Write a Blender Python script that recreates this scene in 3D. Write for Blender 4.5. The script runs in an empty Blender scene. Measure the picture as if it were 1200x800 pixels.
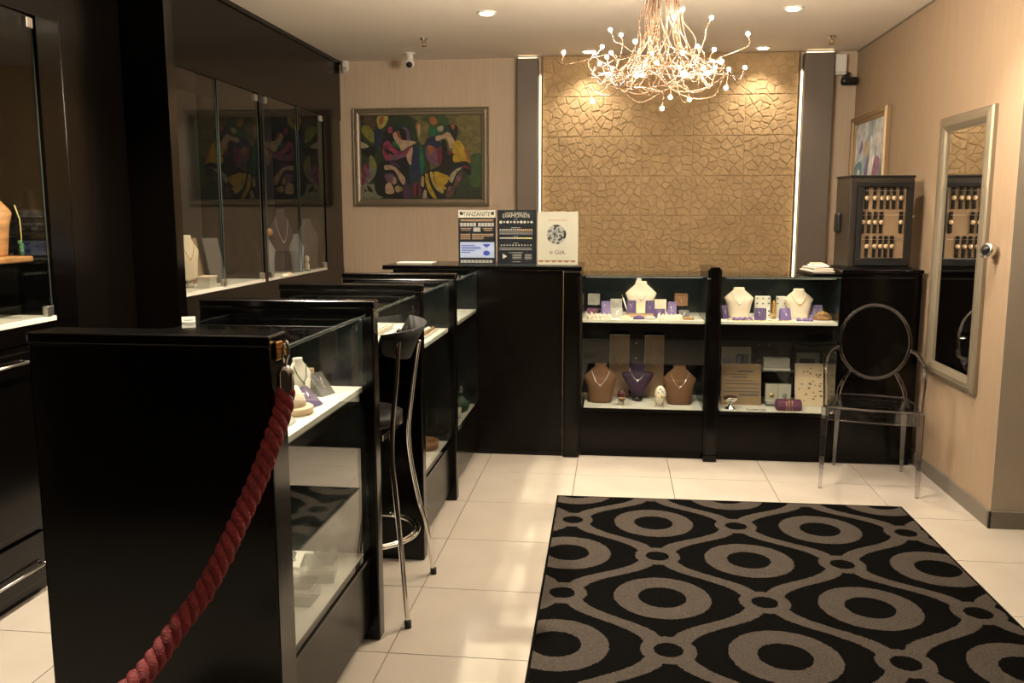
import bpy, bmesh, math, random
from mathutils import Vector, Matrix
random.seed(7)
S = bpy.context.scene
C = S.collection
PI = math.pi

# ------------------------------------------------------------------ camera
F_PX, VX, VY, EYE = 1037.0, 723.0, 250.0, 1.65
PHI = math.atan((400 - VY) / F_PX)
YAW = math.atan((VX - 600) / (F_PX / math.cos(PHI)))
FW = Vector((-math.sin(YAW) * math.cos(PHI), math.cos(YAW) * math.cos(PHI), -math.sin(PHI)))
RT = Vector((math.cos(YAW), math.sin(YAW), 0))
UP = RT.cross(FW)
EYEP = Vector((0, 0, EYE))
cd = bpy.data.cameras.new('camera')
cd.sensor_width = 36
cd.lens = F_PX / 1200 * 36
cd.clip_start = 0.02
cam = bpy.data.objects.new('camera', cd)
C.objects.link(cam)
cam.matrix_world = Matrix(((RT.x, UP.x, -FW.x, 0), (RT.y, UP.y, -FW.y, 0), (RT.z, UP.z, -FW.z, EYE), (0, 0, 0, 1)))
S.camera = cam

# ------------------------------------------------------------------ world, exposure
W = bpy.data.worlds.new('world'); S.world = W; W.use_nodes = True
W.node_tree.nodes['Background'].inputs[0].default_value = (0.10, 0.065, 0.04, 1)
W.node_tree.nodes['Background'].inputs[1].default_value = 0.12
S.view_settings.view_transform = 'Standard'
S.view_settings.look = 'None'
S.view_settings.gamma = 1
S.view_settings.use_curve_mapping = False
S.view_settings.exposure = 0.45
WARM = (1.0, 0.86, 0.68)
COOL = (1.0, 0.89, 0.72)
DOWN_W, CHAND_W, CASE_W, STRIP_E = 32, 2150, 1.45, 2.8

def lamp(kind, name, loc, energy, color=WARM, size=.05, aim=None, cone=None, blend=.6, sy=None):
    l = bpy.data.lights.new(name, kind); l.energy = energy; l.color = color
    if kind == 'AREA':
        l.size = size
        if sy: l.shape = 'RECTANGLE'; l.size_y = sy
    else: l.shadow_soft_size = size
    if cone: l.spot_size = math.radians(cone); l.spot_blend = blend
    o = bpy.data.objects.new(name, l); C.objects.link(o); o.location = loc
    if aim: o.rotation_euler = (Vector(aim) - Vector(loc)).to_track_quat('-Z', 'Y').to_euler()
    return o

# ------------------------------------------------------------------ helpers
def at(px, py, X=None, Y=None, Z=None):
    """the point of a real plane (X, Y or Z constant) that the photograph shows at a pixel"""
    r = FW * F_PX + RT * (px - 600) - UP * (py - 400)
    if X is not None: t = X / r.x
    elif Y is not None: t = Y / r.y
    else: t = (Z - EYE) / r.z
    return EYEP + r * t

def node_mat(name, col=(.5, .5, .5), rough=.5, metal=0, spec=.5, bump=None, vary=None, emit=None, coat=0):
    m = bpy.data.materials.new(name); m.use_nodes = True
    nt = m.node_tree; b = nt.nodes['Principled BSDF']
    b.inputs['Base Color'].default_value = (*col, 1)
    b.inputs['Roughness'].default_value = rough
    b.inputs['Metallic'].default_value = metal
    b.inputs['Specular IOR Level'].default_value = spec
    if coat: b.inputs['Coat Weight'].default_value = coat; b.inputs['Coat Roughness'].default_value = .06
    if emit:
        b.inputs['Emission Color'].default_value = (*emit[0], 1); b.inputs['Emission Strength'].default_value = emit[1]
    tc = None
    if bump or vary:
        tc = nt.nodes.new('ShaderNodeTexCoord')
    if bump:      # (scale, strength, (sx,sy,sz))
        mp = nt.nodes.new('ShaderNodeMapping'); mp.inputs['Scale'].default_value = bump[2] if len(bump) > 2 else (1, 1, 1)
        n = nt.nodes.new('ShaderNodeTexNoise'); n.inputs['Scale'].default_value = bump[0]; n.inputs['Detail'].default_value = 4
        bp = nt.nodes.new('ShaderNodeBump'); bp.inputs['Strength'].default_value = bump[1]; bp.inputs['Distance'].default_value = .01
        nt.links.new(tc.outputs['Object'], mp.inputs[0]); nt.links.new(mp.outputs[0], n.inputs['Vector'])
        nt.links.new(n.outputs['Fac'], bp.inputs['Height']); nt.links.new(bp.outputs[0], b.inputs['Normal'])
    if vary:      # (scale, amount, (sx,sy,sz))
        mp = nt.nodes.new('ShaderNodeMapping'); mp.inputs['Scale'].default_value = vary[2] if len(vary) > 2 else (1, 1, 1)
        n = nt.nodes.new('ShaderNodeTexNoise'); n.inputs['Scale'].default_value = vary[0]; n.inputs['Detail'].default_value = 3
        r = nt.nodes.new('ShaderNodeValToRGB')
        k = vary[1]
        r.color_ramp.elements[0].position = .3; r.color_ramp.elements[1].position = .7
        r.color_ramp.elements[0].color = (*[c * (1 - k) for c in col], 1)
        r.color_ramp.elements[1].color = (*[min(1, c * (1 + k)) for c in col], 1)
        nt.links.new(tc.outputs['Object'], mp.inputs[0]); nt.links.new(mp.outputs[0], n.inputs['Vector'])
        nt.links.new(n.outputs['Fac'], r.inputs[0]); nt.links.new(r.outputs[0], b.inputs['Base Color'])
    return m

def clear_mat(name, tint=(1, 1, 1), f0=.04, refr=0, rough=0):
    """clear pane: see-through, mirroring by Schlick's law"""
    m = bpy.data.materials.new(name); m.use_nodes = True; nt = m.node_tree; nt.nodes.clear()
    N = nt.nodes.new; L = nt.links.new
    out = N('ShaderNodeOutputMaterial'); g = N('ShaderNodeNewGeometry')
    dot = N('ShaderNodeVectorMath'); dot.operation = 'DOT_PRODUCT'
    L(g.outputs['Normal'], dot.inputs[0]); L(g.outputs['Incoming'], dot.inputs[1])
    ab = N('ShaderNodeMath'); ab.operation = 'ABSOLUTE'; L(dot.outputs['Value'], ab.inputs[0])
    inv = N('ShaderNodeMath'); inv.operation = 'SUBTRACT'; inv.inputs[0].default_value = 1; L(ab.outputs[0], inv.inputs[1])
    pw = N('ShaderNodeMath'); pw.operation = 'POWER'; pw.inputs[1].default_value = 5; L(inv.outputs[0], pw.inputs[0])
    ma = N('ShaderNodeMath'); ma.operation = 'MULTIPLY_ADD'; ma.inputs[1].default_value = 1 - f0; ma.inputs[2].default_value = f0
    L(pw.outputs[0], ma.inputs[0])
    tr = N('ShaderNodeBsdfTransparent'); tr.inputs[0].default_value = (*tint, 1)
    body = tr.outputs[0]
    if refr:
        rf = N('ShaderNodeBsdfRefraction'); rf.inputs['IOR'].default_value = 1.35; rf.inputs['Color'].default_value = (*tint, 1)
        mr = N('ShaderNodeMixShader'); mr.inputs[0].default_value = refr
        L(tr.outputs[0], mr.inputs[1]); L(rf.outputs[0], mr.inputs[2]); body = mr.outputs[0]
    gl = N('ShaderNodeBsdfGlossy'); gl.inputs['Roughness'].default_value = rough
    mx = N('ShaderNodeMixShader'); L(ma.outputs[0], mx.inputs[0]); L(body, mx.inputs[1]); L(gl.outputs[0], mx.inputs[2])
    L(mx.outputs[0], out.inputs[0])
    return m

class MB:
    """collects shapes and links them as ONE mesh object"""
    def __init__(s): s.v = []; s.f = []; s.mi = []; s.m = 0; s.sm = []
    def add(s, vs, fs, smooth=False):
        k = len(s.v); s.v += [tuple(v) for v in vs]
        for f in fs: s.f.append([i + k for i in f]); s.mi.append(s.m); s.sm.append(smooth)
        return s
    def mat(s, i): s.m = i; return s
    def box(s, x0, x1, y0, y1, z0, z1):
        return s.add([(x0, y0, z0), (x1, y0, z0), (x1, y1, z0), (x0, y1, z0), (x0, y0, z1), (x1, y0, z1), (x1, y1, z1), (x0, y1, z1)],
                     [(3, 2, 1, 0), (4, 5, 6, 7), (0, 1, 5, 4), (1, 2, 6, 5), (2, 3, 7, 6), (3, 0, 4, 7)])
    def rbox(s, cx, cy, cz, sx, sy, sz, rot=None):
        h = [(x * sx / 2, y * sy / 2, z * sz / 2) for z in (-1, 1) for x, y in ((-1, -1), (1, -1), (1, 1), (-1, 1))]
        if rot is not None: h = [tuple(rot @ Vector(q)) for q in h]
        return s.add([(a + cx, b + cy, c + cz) for a, b, c in h], [(3, 2, 1, 0), (4, 5, 6, 7), (0, 1, 5, 4), (1, 2, 6, 5), (2, 3, 7, 6), (3, 0, 4, 7)])
    def prism(s, poly, axis, a, b):
        """poly of 2D points; extruded along axis from a to b. axis x: poly=(y,z); y: (x,z); z: (x,y)"""
        def p(q, t): return {'x': (t, q[0], q[1]), 'y': (q[0], t, q[1]), 'z': (q[0], q[1], t)}[axis]
        n = len(poly)
        return s.add([p(q, a) for q in poly] + [p(q, b) for q in poly],
                     [tuple(range(n))[::-1], tuple(range(n, 2 * n))] + [(i, (i + 1) % n, n + (i + 1) % n, n + i) for i in range(n)])
    def tube(s, pts, r, n=8, cap=True, closed=False):
        pts = [Vector(p) for p in pts]; m = len(pts)
        rr = r if isinstance(r, (list, tuple)) else [r] * m
        t0 = (pts[1] - pts[0]).normalized()
        nrm = t0.orthogonal().normalized(); vs = []
        for i, p in enumerate(pts):
            a = pts[i - 1] if (i or closed) else pts[0]; b = pts[(i + 1) % m] if (i < m - 1 or closed) else pts[-1]
            t = (b - a).normalized()
            nrm = (nrm - t * nrm.dot(t)).normalized(); bn = t.cross(nrm)
            for k in range(n):
                an = 2 * PI * k / n; vs.append(p + (nrm * math.cos(an) + bn * math.sin(an)) * rr[i])
        fs = []
        for i in range(m if closed else m - 1):
            j = (i + 1) % m
            for k in range(n): fs.append((i * n + k, i * n + (k + 1) % n, j * n + (k + 1) % n, j * n + k))
        if cap and not closed: fs += [tuple(range(n))[::-1], tuple(range((m - 1) * n, m * n))]
        return s.add(vs, fs, True)
    def lathe(s, prof, cx=0, cy=0, cz=0, n=24, rot=None):
        """prof: (radius, z) from bottom to top"""
        vs = []; fs = []; m = len(prof)
        for r, z in prof:
            for k in range(n):
                a = 2 * PI * k / n; q = Vector((r * math.cos(a), r * math.sin(a), z))
                if rot is not None: q = rot @ q
                vs.append((q.x + cx, q.y + cy, q.z + cz))
        for i in range(m - 1):
            for k in range(n): fs.append((i * n + k, i * n + (k + 1) % n, (i + 1) * n + (k + 1) % n, (i + 1) * n + k))
        fs += [tuple(range(n))[::-1], tuple(range((m - 1) * n, m * n))]
        return s.add(vs, fs, True)
    def cyl(s, x, y, z0, z1, r, n=20): return s.lathe([(r, z0), (r, z1)], x, y, 0, n)
    def ball(s, x, y, z, rx, ry=None, rz=None, n=12, m=7, half=False):
        ry = ry or rx; rz = rz or rx; vs = []; fs = []
        lo = 0 if half else -PI / 2
        for i in range(m + 1):
            ph = lo + (PI / 2 - lo) * i / m; c = max(math.cos(ph), .02)
            for k in range(n):
                a = 2 * PI * k / n; vs.append((x + rx * c * math.cos(a), y + ry * c * math.sin(a), z + rz * math.sin(ph)))
        for i in range(m):
            for k in range(n): fs.append((i * n + k, i * n + (k + 1) % n, (i + 1) * n + (k + 1) % n, (i + 1) * n + k))
        fs += [tuple(range(n))[::-1], tuple(range(m * n, (m + 1) * n))]
        return s.add(vs, fs, True)
    def loft(s, secs, n=20, cap=True, sup=2.0):
        """secs: (cx, cy, z, rx, ry)"""
        vs = []; fs = []; m = len(secs)
        for cx, cy, z, rx, ry in secs:
            for k in range(n):
                a = 2 * PI * k / n; c, d = math.cos(a), math.sin(a)
                vs.append((cx + rx * math.copysign(abs(c) ** (2 / sup), c), cy + ry * math.copysign(abs(d) ** (2 / sup), d), z))
        for i in range(m - 1):
            for k in range(n): fs.append((i * n + k, i * n + (k + 1) % n, (i + 1) * n + (k + 1) % n, (i + 1) * n + k))
        if cap: fs += [tuple(range(n))[::-1], tuple(range((m - 1) * n, m * n))]
        return s.add(vs, fs, True)
    def build(s, name, mats, parent=None, bevel=0, seg=2, kind=None):
        me = bpy.data.meshes.new(name)
        o = Vector((0, 0, 0))
        if parent is None:            # origin at the base of the thing
            xs = [v[0] for v in s.v]; ys = [v[1] for v in s.v]; zs = [v[2] for v in s.v]
            o = Vector(((min(xs) + max(xs)) / 2, (min(ys) + max(ys)) / 2, min(zs)))
        me.from_pydata([(v[0] - o.x, v[1] - o.y, v[2] - o.z) for v in s.v], [], s.f)
        for m in (mats if isinstance(mats, (list, tuple)) else [mats]): me.materials.append(m)
        me.polygons.foreach_set('material_index', s.mi); me.polygons.foreach_set('use_smooth', s.sm)
        me.update()
        if any(s.sm):
            bm = bmesh.new(); bm.from_mesh(me); bmesh.ops.recalc_face_normals(bm, faces=bm.faces[:]); bm.to_mesh(me); bm.free()
        ob = bpy.data.objects.new(name, me); C.objects.link(ob)
        if parent is not None: ob.parent = parent
        else: ob.location = o
        if bevel:
            b = ob.modifiers.new('bevel', 'BEVEL'); b.width = bevel; b.segments = seg; b.limit_method = 'ANGLE'
        if kind: ob['kind'] = kind
        return ob

def tag(o, label=None, cat=None, group=None, kind=None):
    if label: o['label'] = label
    if cat: o['category'] = cat
    if group: o['group'] = group
    if kind: o['kind'] = kind
    return o

def thing(name, label, cat, loc=(0, 0, 0), rz=0, group=None, kind=None):
    o = bpy.data.objects.new(name, None); C.objects.link(o); o.empty_display_size = .1
    o.location = loc; o.rotation_euler = (0, 0, rz)
    return tag(o, label, cat, group, kind)

def kids(o): return [c for c in bpy.data.objects if c.parent == o]
def copy_tree(o, loc=None, label=None, parent=None, rz=None):
    c = o.copy(); C.objects.link(c); c.parent = parent
    if loc is not None: c.location = loc
    if rz is not None: c.rotation_euler.z = rz
    if label: c['label'] = label
    for ch in kids(o): copy_tree(ch, parent=c)
    return c

def catmull(P, k=8, closed=False):
    P = [Vector(p) for p in P]; n = len(P); out = []
    for i in range(n if closed else n - 1):
        if closed: a, b, c, d = P[(i - 1) % n], P[i], P[(i + 1) % n], P[(i + 2) % n]
        else: a, b, c, d = P[max(i - 1, 0)], P[i], P[i + 1], P[min(i + 2, n - 1)]
        for j in range(k):
            t = j / k
            out.append(.5 * ((2 * b) + (c - a) * t + (2 * a - 5 * b + 4 * c - d) * t * t + (3 * b - a - 3 * c + d) * t ** 3))
    if not closed: out.append(P[-1])
    return out

def text_mb(mb, txt, x, y, z, size, rot=None, align='CENTER', sx=1.0, depth=.0004):
    """adds raised lettering in the XZ plane facing -Y, baseline centre at x, z"""
    cu = bpy.data.curves.new('lettering', 'FONT'); cu.body = txt; cu.size = size; cu.align_x = align; cu.extrude = depth / 2; cu.resolution_u = 2
    ob = bpy.data.objects.new('lettering', cu); C.objects.link(ob)
    dg = bpy.context.evaluated_depsgraph_get(); me = bpy.data.meshes.new_from_object(ob.evaluated_get(dg))
    vs = []
    for v in me.vertices:
        q = Vector((v.co.x * sx, -v.co.z, v.co.y))
        if rot is not None: q = rot @ q
        vs.append((q.x + x, q.y + y, q.z + z))
    mb.add(vs, [tuple(p.vertices) for p in me.polygons])
    bpy.data.objects.remove(ob); bpy.data.curves.remove(cu); bpy.data.meshes.remove(me)

# ------------------------------------------------------------------ materials
M = {}
M['lacquer'] = node_mat('black_lacquer', (.0014, .0010, .0008), .16, spec=.26, vary=(6, .3, (1, 1, .2)))
M['lacquer_brown'] = node_mat('dark_wenge_lacquer', (.0028, .002, .0015), .2, spec=.16, bump=(30, .04, (6, 6, .4)))
M['interior'] = node_mat('dark_cabinet_lining', (.014, .011, .009), .55)
M['darkteal'] = node_mat('black_glass_lining', (.006, .009, .009), .2)
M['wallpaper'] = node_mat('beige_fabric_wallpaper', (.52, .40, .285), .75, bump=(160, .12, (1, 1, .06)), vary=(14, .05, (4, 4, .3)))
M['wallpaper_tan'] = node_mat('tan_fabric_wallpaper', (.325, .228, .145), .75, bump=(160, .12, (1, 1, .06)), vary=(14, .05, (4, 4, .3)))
M['wallpaper_grey'] = node_mat('grey_cream_wallpaper', (.36, .30, .225), .8, bump=(160, .12, (1, 1, 1)))
M['pillar'] = node_mat('taupe_pillar_paint', (.145, .115, .09), .6, bump=(60, .03))
M['ceiling'] = node_mat('ceiling_paint', (.76, .68, .58), .8, vary=(1.5, .03))
M['base'] = node_mat('grey_baseboard', (.155, .13, .10), .45)
M['tile'] = node_mat('cream_porcelain_tile', (.445, .395, .33), .16, spec=.45, vary=(3, .05), bump=(5, .02))
M['grout'] = node_mat('dark_grout', (.10, .075, .055), .9)
M['stone'] = node_mat('split_sandstone', (.40, .272, .138), .9, bump=(26, 1.0), vary=(9, .10))
M['mortar'] = node_mat('sandstone_mortar', (.40, .272, .138), .95, bump=(60, .4))
M['whitedeck'] = node_mat('white_display_board', (.60, .565, .48), .5)
M['creamdeck'] = node_mat('cream_display_board', (.60, .52, .40), .5)
M['chrome'] = node_mat('chrome', (.82, .80, .77), .09, 1)
M['brushed'] = node_mat('brushed_steel', (.60, .57, .53), .3, 1)
M['brass'] = node_mat('brass', (.62, .36, .12), .25, 1)
M['gold'] = node_mat('gold', (.85, .55, .18), .25, 1)
M['copper'] = node_mat('copper_wire', (.105, .058, .032), .5, .8)
M['silverframe'] = node_mat('champagne_frame', (.27, .225, .16), .4, .55)
M['goldframe'] = node_mat('gold_frame', (.36, .25, .14), .45, .5, bump=(80, .1))
M['mirror'] = node_mat('mirror_glass', (.88, .88, .86), .015, 1)
M['glass'] = clear_mat('clear_glass', (.97, .99, .98), .045)
M['glassedge'] = node_mat('glass_edge', (.05, .065, .058), .25)
M['tintglass'] = clear_mat('dark_glass', (.84, .85, .83), .042)
M['acrylic'] = clear_mat('clear_polycarbonate', (.90, .89, .92), .10, refr=.75)
M['pane'] = clear_mat('clear_polycarbonate_sheet', (.90, .90, .91), .09)
M['crystal'] = clear_mat('crystal_glass', (.92, .93, .92), .05, refr=.35)
M['white'] = node_mat('white_plastic', (.75, .72, .66), .4)
M['paper'] = node_mat('white_paper', (.46, .41, .34), .7)
M['black'] = node_mat('black_plastic', (.008, .008, .008), .35)
M['rubber'] = node_mat('black_rubber', (.012, .012, .012), .7)
M['leather'] = node_mat('black_leather', (.007, .0055, .0045), .6, spec=.18, bump=(120, .1))
M['red'] = node_mat('red_rope_yarn', (.17, .007, .008), .75, bump=(240, .5), vary=(90, .45))
M['velvetwhite'] = node_mat('cream_suede', (.64, .53, .40), .8, bump=(200, .1))
M['linen'] = node_mat('tan_linen', (.12, .052, .019), .85, bump=(200, .2))
M['beige'] = node_mat('beige_suede', (.58, .43, .27), .8)
M['purple'] = node_mat('purple_velvet', (.055, .025, .095), .7)
M['lilac'] = node_mat('lilac_satin', (.125, .075, .21), .5)
M['maroon'] = node_mat('maroon_velvet', (.09, .02, .055), .8)
M['plum'] = node_mat('plum_velvet', (.03, .009, .03), .75)
M['greyfab'] = node_mat('grey_suede', (.33, .31, .27), .8)
M['darkgrey'] = node_mat('dark_grey_card', (.07, .062, .055), .6)
M['bluegrey'] = node_mat('blue_grey_velvet', (.20, .22, .24), .6)
M['brown'] = node_mat('brown_leatherette', (.24, .115, .045), .55)
M['wood'] = node_mat('orange_wood', (.42, .20, .07), .5, vary=(12, .3, (1, 1, 5)))
M['pearl'] = node_mat('pearl', (.80, .74, .64), .22, coat=.5)
M['silver'] = node_mat('silver', (.80, .78, .75), .2, 1)
M['green'] = node_mat('green_glaze', (.025, .06, .03), .15)
M['greenstone'] = node_mat('green_beads', (.02, .16, .03), .3)
M['egg_dark'] = node_mat('dark_red_enamel', (.05, .010, .012), .15, coat=1)
M['egg_white'] = node_mat('cream_enamel', (.74, .66, .52), .2, coat=1)
M['bluegem'] = node_mat('blue_print', (.03, .05, .30), .4)
M['paleblue'] = node_mat('pale_blue_print', (.34, .38, .55), .5)
M['greyprint'] = node_mat('grey_print', (.30, .28, .26), .6)
M['orangeprint'] = node_mat('amber_print', (.65, .36, .15), .6)
M['yellowprint'] = node_mat('yellow_print', (.62, .52, .20), .6)
M['tanprint'] = node_mat('tan_print', (.40, .25, .15), .6)
M['navy'] = node_mat('near_black_print', (.012, .013, .018), .35)
M['browncard'] = node_mat('tan_card', (.22, .14, .072), .7)
M['bulb'] = node_mat('lit_bulb', (1, .8, .5), .3, emit=(WARM, CHAND_W))
M['lens'] = node_mat('lit_downlight', (1, .9, .7), .3, emit=((1, .80, .55), 14))
M['strip'] = node_mat('led_strip', (1, .9, .7), .3, emit=((1, .78, .46), STRIP_E))
M['caseled'] = node_mat('case_led', (1, 1, 1), .3, emit=((1, .95, .85), 3))

# ------------------------------------------------------------------ setting
ZC = 3.0
YB = 8.0
fl = tag(MB().box(-3.3, 4.2, 0.2, 8.1, -.08, -.004).build('floor', M['grout']), kind='structure')
tm = bpy.data.meshes.new('tile')
tb = MB(); g = .2985; c = .0025
tb.add([(-g, -g, -.006), (g, -g, -.006), (g, g, -.006), (-g, g, -.006), (-g + c * .3, -g + c * .3, 0), (g - c * .3, -g + c * .3, 0), (g - c * .3, g - c * .3, 0), (-g + c * .3, g - c * .3, 0)],
       [(4, 5, 6, 7), (0, 1, 5, 4), (1, 2, 6, 5), (2, 3, 7, 6), (3, 0, 4, 7)])
t0 = tb.build('tile', M['tile'], fl); tm = t0.data
fo = fl.location
first = True
for i in range(-4, 8):
    for j in range(-5, 6):
        x, y = -.535 + .6 * i, 3.38 + .6 * j
        o = t0 if first else bpy.data.objects.new('tile', tm)
        if not first: C.objects.link(o); o.parent = fl
        first = False
        o.location = (x - fo.x, y - fo.y, -fo.z)

tag(MB().box(-3.3, 4.2, 0.2, YB + .1, ZC, ZC + .1).build('ceiling', M['ceiling']), kind='structure')
tag(MB().box(-3.3, 2.1, YB, YB + .12, 0, ZC).build('wall_back', M['wallpaper']), kind='structure')
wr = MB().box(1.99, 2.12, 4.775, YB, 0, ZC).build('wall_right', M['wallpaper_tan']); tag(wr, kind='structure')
tag(MB().box(1.99, 4.2, 4.77, 4.775, 0, ZC).box(2.12, 4.2, 4.775, 4.9, 0, ZC).build('wall_front_right', M['wallpaper_grey']), kind='structure')
tag(MB().box(-3.1, -3.0, 0.2, YB, 0, ZC).build('wall_left', M['wallpaper']), kind='structure')
tag(MB().box(1.976, 1.99, 4.756, YB, 0, .095).box(1.976, 4.2, 4.756, 4.77, 0, .095).build('baseboard_right', M['base'], bevel=.003), kind='structure')
# thin shadow-gap trims where walls meet the ceiling
tag(MB().box(1.984, 1.99, 4.77, YB, ZC - .012, ZC).build('trim_1', M['base']), kind='structure')
# pillars each side of the stone panel, standing forward of the wall, their tops a hand below the ceiling
for nm, x0, x1 in (('trim_2', -.88, -.70), ('trim_3', 1.54, 1.78)):
    p = MB().box(x0, x1, YB - .12, YB, 0, ZC - .022).build(nm, M['pillar'], bevel=.004); tag(p, kind='structure')
    MB().box(x0 + .01, x1 - .01, YB - .115, YB - .10, ZC - .022, ZC - .016).build('led_strip', M['strip'], p)
for ch in [o for o in bpy.data.objects if o.parent and o.parent.name in ('trim_2', 'trim_3')]:
    ch.location = -ch.parent.location

# stone panel: sheets of split stone pieces
PX0, PX1, PZ0 = -.66, 1.50, 0.0
sp = MB().box(PX0, PX1, YB - .075, YB, 0, ZC - .005).build('trim_4', M['mortar']); tag(sp, kind='structure')
spo = sp.location
def clip(poly, a, b):      # keep the side nearer a than b
    mx, my = (a[0] + b[0]) / 2, (a[1] + b[1]) / 2; nx, ny = b[0] - a[0], b[1] - a[1]; out = []
    d = [(q[0] - mx) * nx + (q[1] - my) * ny for q in poly]
    for i in range(len(poly)):
        j = (i + 1) % len(poly)
        if d[i] <= 0: out.append(poly[i])
        if (d[i] < 0 < d[j]) or (d[j] < 0 < d[i]):
            t = d[i] / (d[i] - d[j]); out.append((poly[i][0] + t * (poly[j][0] - poly[i][0]), poly[i][1] + t * (poly[j][1] - poly[i][1])))
    return out
rs = random.Random(3)
stones = []
NSX, NSZ = 5, 6
zz0 = .95; sw = (PX1 - PX0) / NSX; sh = (ZC - .01 - zz0) / NSZ
for a in range(NSX):
    for b in range(NSZ):
        X0, Z0 = PX0 + a * sw, zz0 + b * sh
        seeds = [(X0 + (i + .5 + rs.uniform(-.42, .42) + (.25 if k % 2 else -.25)) * sw / 5, Z0 + (k + .5 + rs.uniform(-.42, .42)) * sh / 6) for i in range(5) for k in range(6)]
        for s in seeds:
            poly = [(X0, Z0), (X0 + sw, Z0), (X0 + sw, Z0 + sh), (X0, Z0 + sh)]
            for q in seeds:
                if q is not s: poly = clip(poly, s, q)
            if len(poly) > 2: stones.append((s, poly))
def stone_geo(mb, s, poly):
    cx = sum(q[0] for q in poly) / len(poly); cz = sum(q[1] for q in poly) / len(poly)
    def ins(q, d):
        vx, vz = cx - q[0], cz - q[1]; L = math.hypot(vx, vz) or 1; k = min(d / L, .45); return (q[0] + vx * k, q[1] + vz * k)
    # roughen the outline
    P = []
    for i in range(len(poly)):
        p, q = poly[i], poly[(i + 1) % len(poly)]
        P.append(p)
        L = math.hypot(q[0] - p[0], q[1] - p[1])
        if L > .04: 
            for f in (.5,): P.append(ins((p[0] + (q[0] - p[0]) * f, p[1] + (q[1] - p[1]) * f), rs.uniform(-.001, .007)))
    P2 = []
    for i in range(len(P)):
        p, q = P[i], P[(i + 1) % len(P)]; P2 += [(p[0] * .75 + q[0] * .25, p[1] * .75 + q[1] * .25), (p[0] * .25 + q[0] * .75, p[1] * .25 + q[1] * .75)]
    P = P2
    n = len(P); h = rs.uniform(.0012, .0045); tx, tz = rs.uniform(-.04, .04), rs.uniform(-.09, .0)
    A = [ins(q, .0002) for q in P]; B = [ins(q, .006 + rs.uniform(0, .004)) for q in P]
    y = YB - .075
    hh = lambda q: y - (h + (q[0] - cx) * tx + (q[1] - cz) * tz)
    mb.add([(q[0], y, q[1]) for q in A] + [(q[0], hh(q) * .3 + y * .7, q[1]) for q in A] + [(q[0], hh(q) - .002, q[1]) for q in B],
           [(i, (i + 1) % n, n + (i + 1) % n, n + i) for i in range(n)] + [(n + i, n + (i + 1) % n, 2 * n + (i + 1) % n, 2 * n + i) for i in range(n)] + [tuple(range(2 * n, 3 * n))])
stones.sort(key=lambda t: -t[0][1])
rest = MB()
for k, (s, poly) in enumerate(stones):
    if k < 300:
        mb = MB(); stone_geo(mb, s, poly); o = mb.build('stone', M['stone'], sp); o.location = -spo
    else: stone_geo(rest, s, poly)
o = rest.build('lower_stones', M['stone'], sp, kind='stuff'); o.location = -spo
# upright light strips in the gaps at both edges of the panel
for x in (-.682, 1.522):
    t = thing('light_strip', 'glowing warm upright light strip at the %s edge of the stone panel' % ('left' if x < 0 else 'right'), 'light strip', (x, YB - .10, .9))
    MB().box(-.006, .008, -.004, .014, 0, 1.93).build('diffuser', M['strip'], t)
    MB().box(-.008, .010, .014, .022, 0, 1.95).build('channel', M['white'], t)

# ------------------------------------------------------------------ downlights
def downlight(x, y, e=DOWN_W, label=None, cone=110):
    t = thing('recessed_downlight', label, 'ceiling light', (x, y, ZC - .006))
    MB().lathe([(.042, .004), (.048, -.002), (.058, -.006), (.066, -.002), (.068, .006)], n=24).build('trim_ring', M['white'], t)
    MB().cyl(0, 0, -.009, -.003, .041).build('lens', M['lens'], t)
    l = lamp('SPOT', 'spot', (x, y, ZC - .03), e, WARM, .04, (x, y, 0), cone, .7)
    return t
downlight(-.90, 6.2, label='round recessed downlight glowing above the three standing signs, left of the chandelier')
downlight(1.14, 6.3, 120, label='round recessed downlight right of the chandelier, nearer the camera', cone=84)
downlight(1.17, 7.72, 30, label='small downlight by the top of the stone panel, right of the chandelier')
downlight(-.26, 7.72, 30, label='small downlight by the top of the stone panel, behind the left of the chandelier')
for x, y, e in ((-1.70, 3.1, 400), (-1.72, 5.0, 190), (1.45, 4.4, 90), (1.3, 2.0, 25), (-.6, 1.2, 20)):  # the spot nearest the right wall is added to brighten floor and wall there
    l = lamp('SPOT', 'spot', (x, y, ZC - .03), e, WARM, .045, (x, y, 0), 120, .6)

# ------------------------------------------------------------------ chandelier
ch = thing('chandelier', 'tangled copper wire chandelier with many tiny glowing bulbs', 'chandelier', (.19, 4.5, ZC))
MB().lathe([(.0, -.03), (.11, -.03), (.13, -.012), (.13, -.001)], n=28).build('canopy', M['copper'], ch)
BP = [(660.8, 63.5), (716, 36.8), (728, 42.7), (705, 56.5), (695.5, 64), (717, 63.5), (711.5, 69), (702, 76), (745, 50.7), (765, 64.5), (753, 86), (717, 82), (694, 117), (776, 125), (786, 112), (807.5, 114.7), (790.7, 22.7), (800.5, 12.8), (833, 22.7), (876.5, 41.6), (818, 56.5), (836, 60), (800.5, 63.5), (835.5, 73), (846, 74), (838, 81), (829, 84), (825, 81), (855, 83), (872, 81), (851, 101), (801, 87.5), (770, 75.5), (797, 81), (715, 89), (747, 87)]
rc = random.Random(11)
cx, cy = .19, 4.5
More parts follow.
